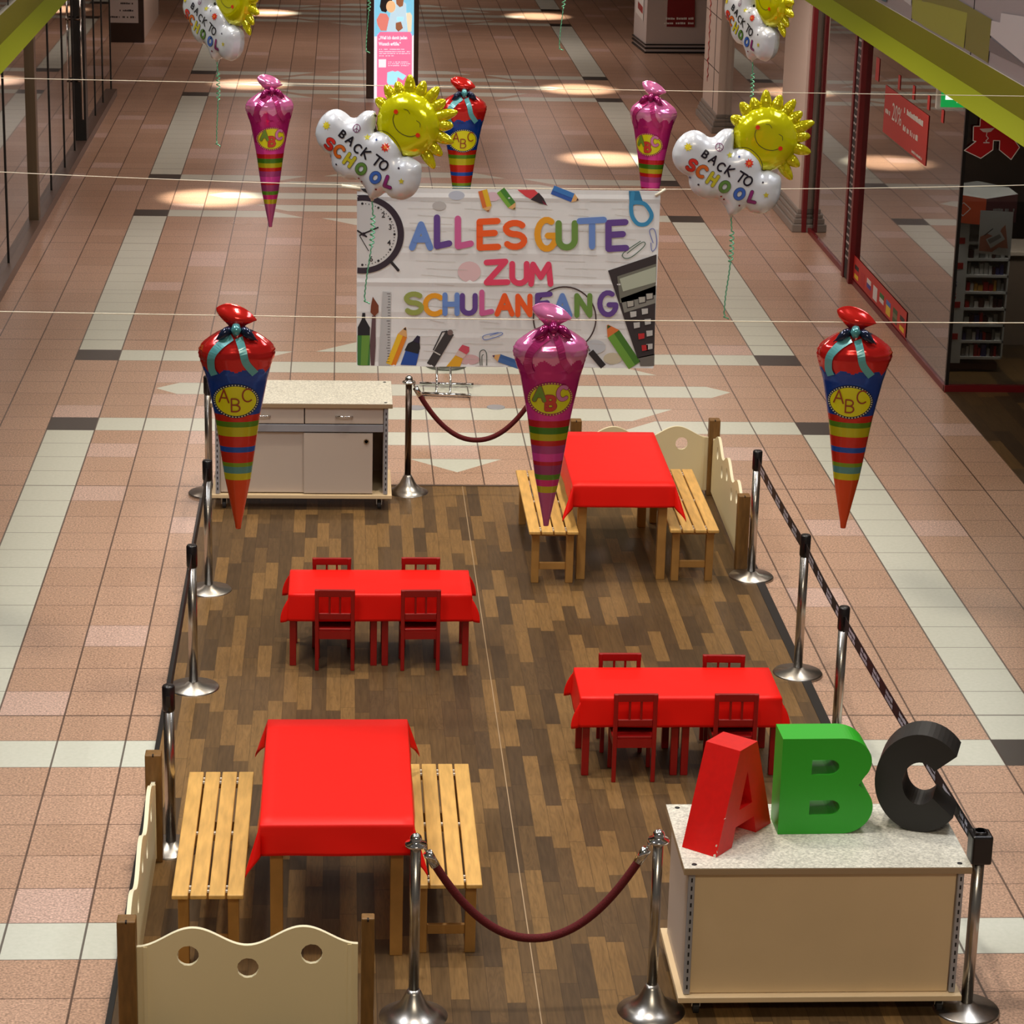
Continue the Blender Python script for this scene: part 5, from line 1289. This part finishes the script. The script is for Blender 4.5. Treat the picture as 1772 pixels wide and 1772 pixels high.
for i in range(8): b.box(-.14, .28, 0, .36, .14+i*.165, .165+i*.165, 'pk_white')
b.build('shelf_unit', t)
b = MB(); b.bbox(-.30, .25, .03, .36, .02, .10, 'pk_dark', .02); b.build('plinth', t)
b = MB(); 
vs = [(-.36, -.02, 1.52), (-.02, -.08, 1.50), (.30, -.02, 1.52), (.30, -.02, 1.80), (-.02, -.08, 1.76), (-.36, -.02, 1.80)]
b.add([vs[0], vs[1], vs[4], vs[5]], [(0, 1, 2, 3)], 'pk_orange'); b.add([vs[1], vs[2], vs[3], vs[4]], [(0, 1, 2, 3)], 'pk_dark'); b.add([(-.36, .34, 1.52), (.30, .34, 1.52), (.30, .34, 1.8), (-.36, .34, 1.8)], [(0, 1, 2, 3)], 'pk_grey'); b.add([(-.36, -.02, 1.8), (-.02, -.08, 1.76), (.30, -.02, 1.8), (.3, .34, 1.8), (-.02, .34, 1.86), (-.36, .34, 1.8)], [(0, 1, 2, 3, 4, 5)], 'pk_grey')
hd = b.build('header_box', t, recalc=False)
b = MB(); stroke(b, [(-.31, 1.66), (-.24, 1.72), (-.17, 1.66), (-.24, 1.59), (-.31, 1.66)], .008, 'pk_white', lambda u, v: Vector((u, -.075, v)), step=.1); scribble(b, .05, .26, 1.64, .03, 'pk_grey', lambda u, v: Vector((u, -.09, v)), 3); b.build('header_print', t, recalc=False)
rr = random.Random(9)
ORD = ['lowest', 'second lowest', 'third lowest', 'fourth', 'third highest', 'second highest', 'topmost']; CN = dict(pk_white='white', pk_red='red', pk_grey='grey', pk_dark='dark red', pk_gold='golden', pk_blue='dark blue')
for i in range(7):
    x = -.125
    while x < .24:
        w_ = .022+rr.random()*.03; h_ = .06+rr.random()*.06
        if x+w_ > .255: break
        pc = rr.choice(['pk_white', 'pk_red', 'pk_grey', 'pk_dark', 'pk_gold'] if i == 4 else ['pk_white', 'pk_grey', 'pk_white', 'pk_blue', 'pk_dark', 'pk_red']); b = MB(); b.box(x, x+w_, .02, .10, .165+i*.165, .165+i*.165+h_, pc)
        o = b.build('medicine_box', None, (6.25, DY, 0)); tag(o, 'small '+CN[pc]+' package on the '+ORD[i]+' shelf of the window display', 'package', CN[pc]+' packages on the '+ORD[i]+' display shelf'); x += w_+.008
b = MB(); p4 = [atY(x, y, 24.40)-q for x, y in ((1697, 364), (1754, 367), (1748, 443), (1692, 438))]; b.add(p4, [(0, 1, 2, 3)], 'pk_white')
b.add([v+Vector((0, .006, 0)) for v in p4], [(3, 2, 1, 0)], 'pk_white'); sheet = b.build('poster_sheet', None, q, recalc=False); tag(sheet, 'white poster with hands holding a calculator hung in the shop window', 'poster')
b = MB(); Fh = lambda x, y: atY(x, y, 24.39)-q
mm('hand_skin', (176, 112, 92), .6)
flat(b, [(1696, 410), (1708, 404), (1722, 410), (1718, 436), (1694, 434)], 'hand_skin', Fh); flat(b, [(1733, 396), (1740, 389), (1744, 430), (1728, 428), (1716, 436), (1724, 418)], 'hand_skin', Fh)
b.build('printed_hands', sheet, recalc=False)
b = MB(); Fh2 = lambda x, y: atY(x, y, 24.385)-q
flat(b, [(1706, 414), (1732, 401), (1739, 414), (1714, 430)], 'pk_white', Fh2); flat(b, [(1709, 415), (1730, 405), (1733, 411), (1713, 422)], 'pk_grey', lambda x, y: atY(x, y, 24.38)-q); stroke(b, [(1704, 407), (1718, 396)], 1.4, 'ink', Fh2); b.build('printed_calculator', sheet, recalc=False)
# counter deeper in the shop
t = empty('shop_counter', (6.95, 25.9, 0), 'pale shop counter in the dark interior right of the product display', 'counter')
b = MB(); b.bbox(-.30, .6, 0, .6, .0, .95, 'shop_wall', .01); b.build('body', t)
b = MB(); b.bbox(-.34, .64, -.04, .64, .95, 1.0, 'laminate_grey', .01); b.build('counter_top', t)
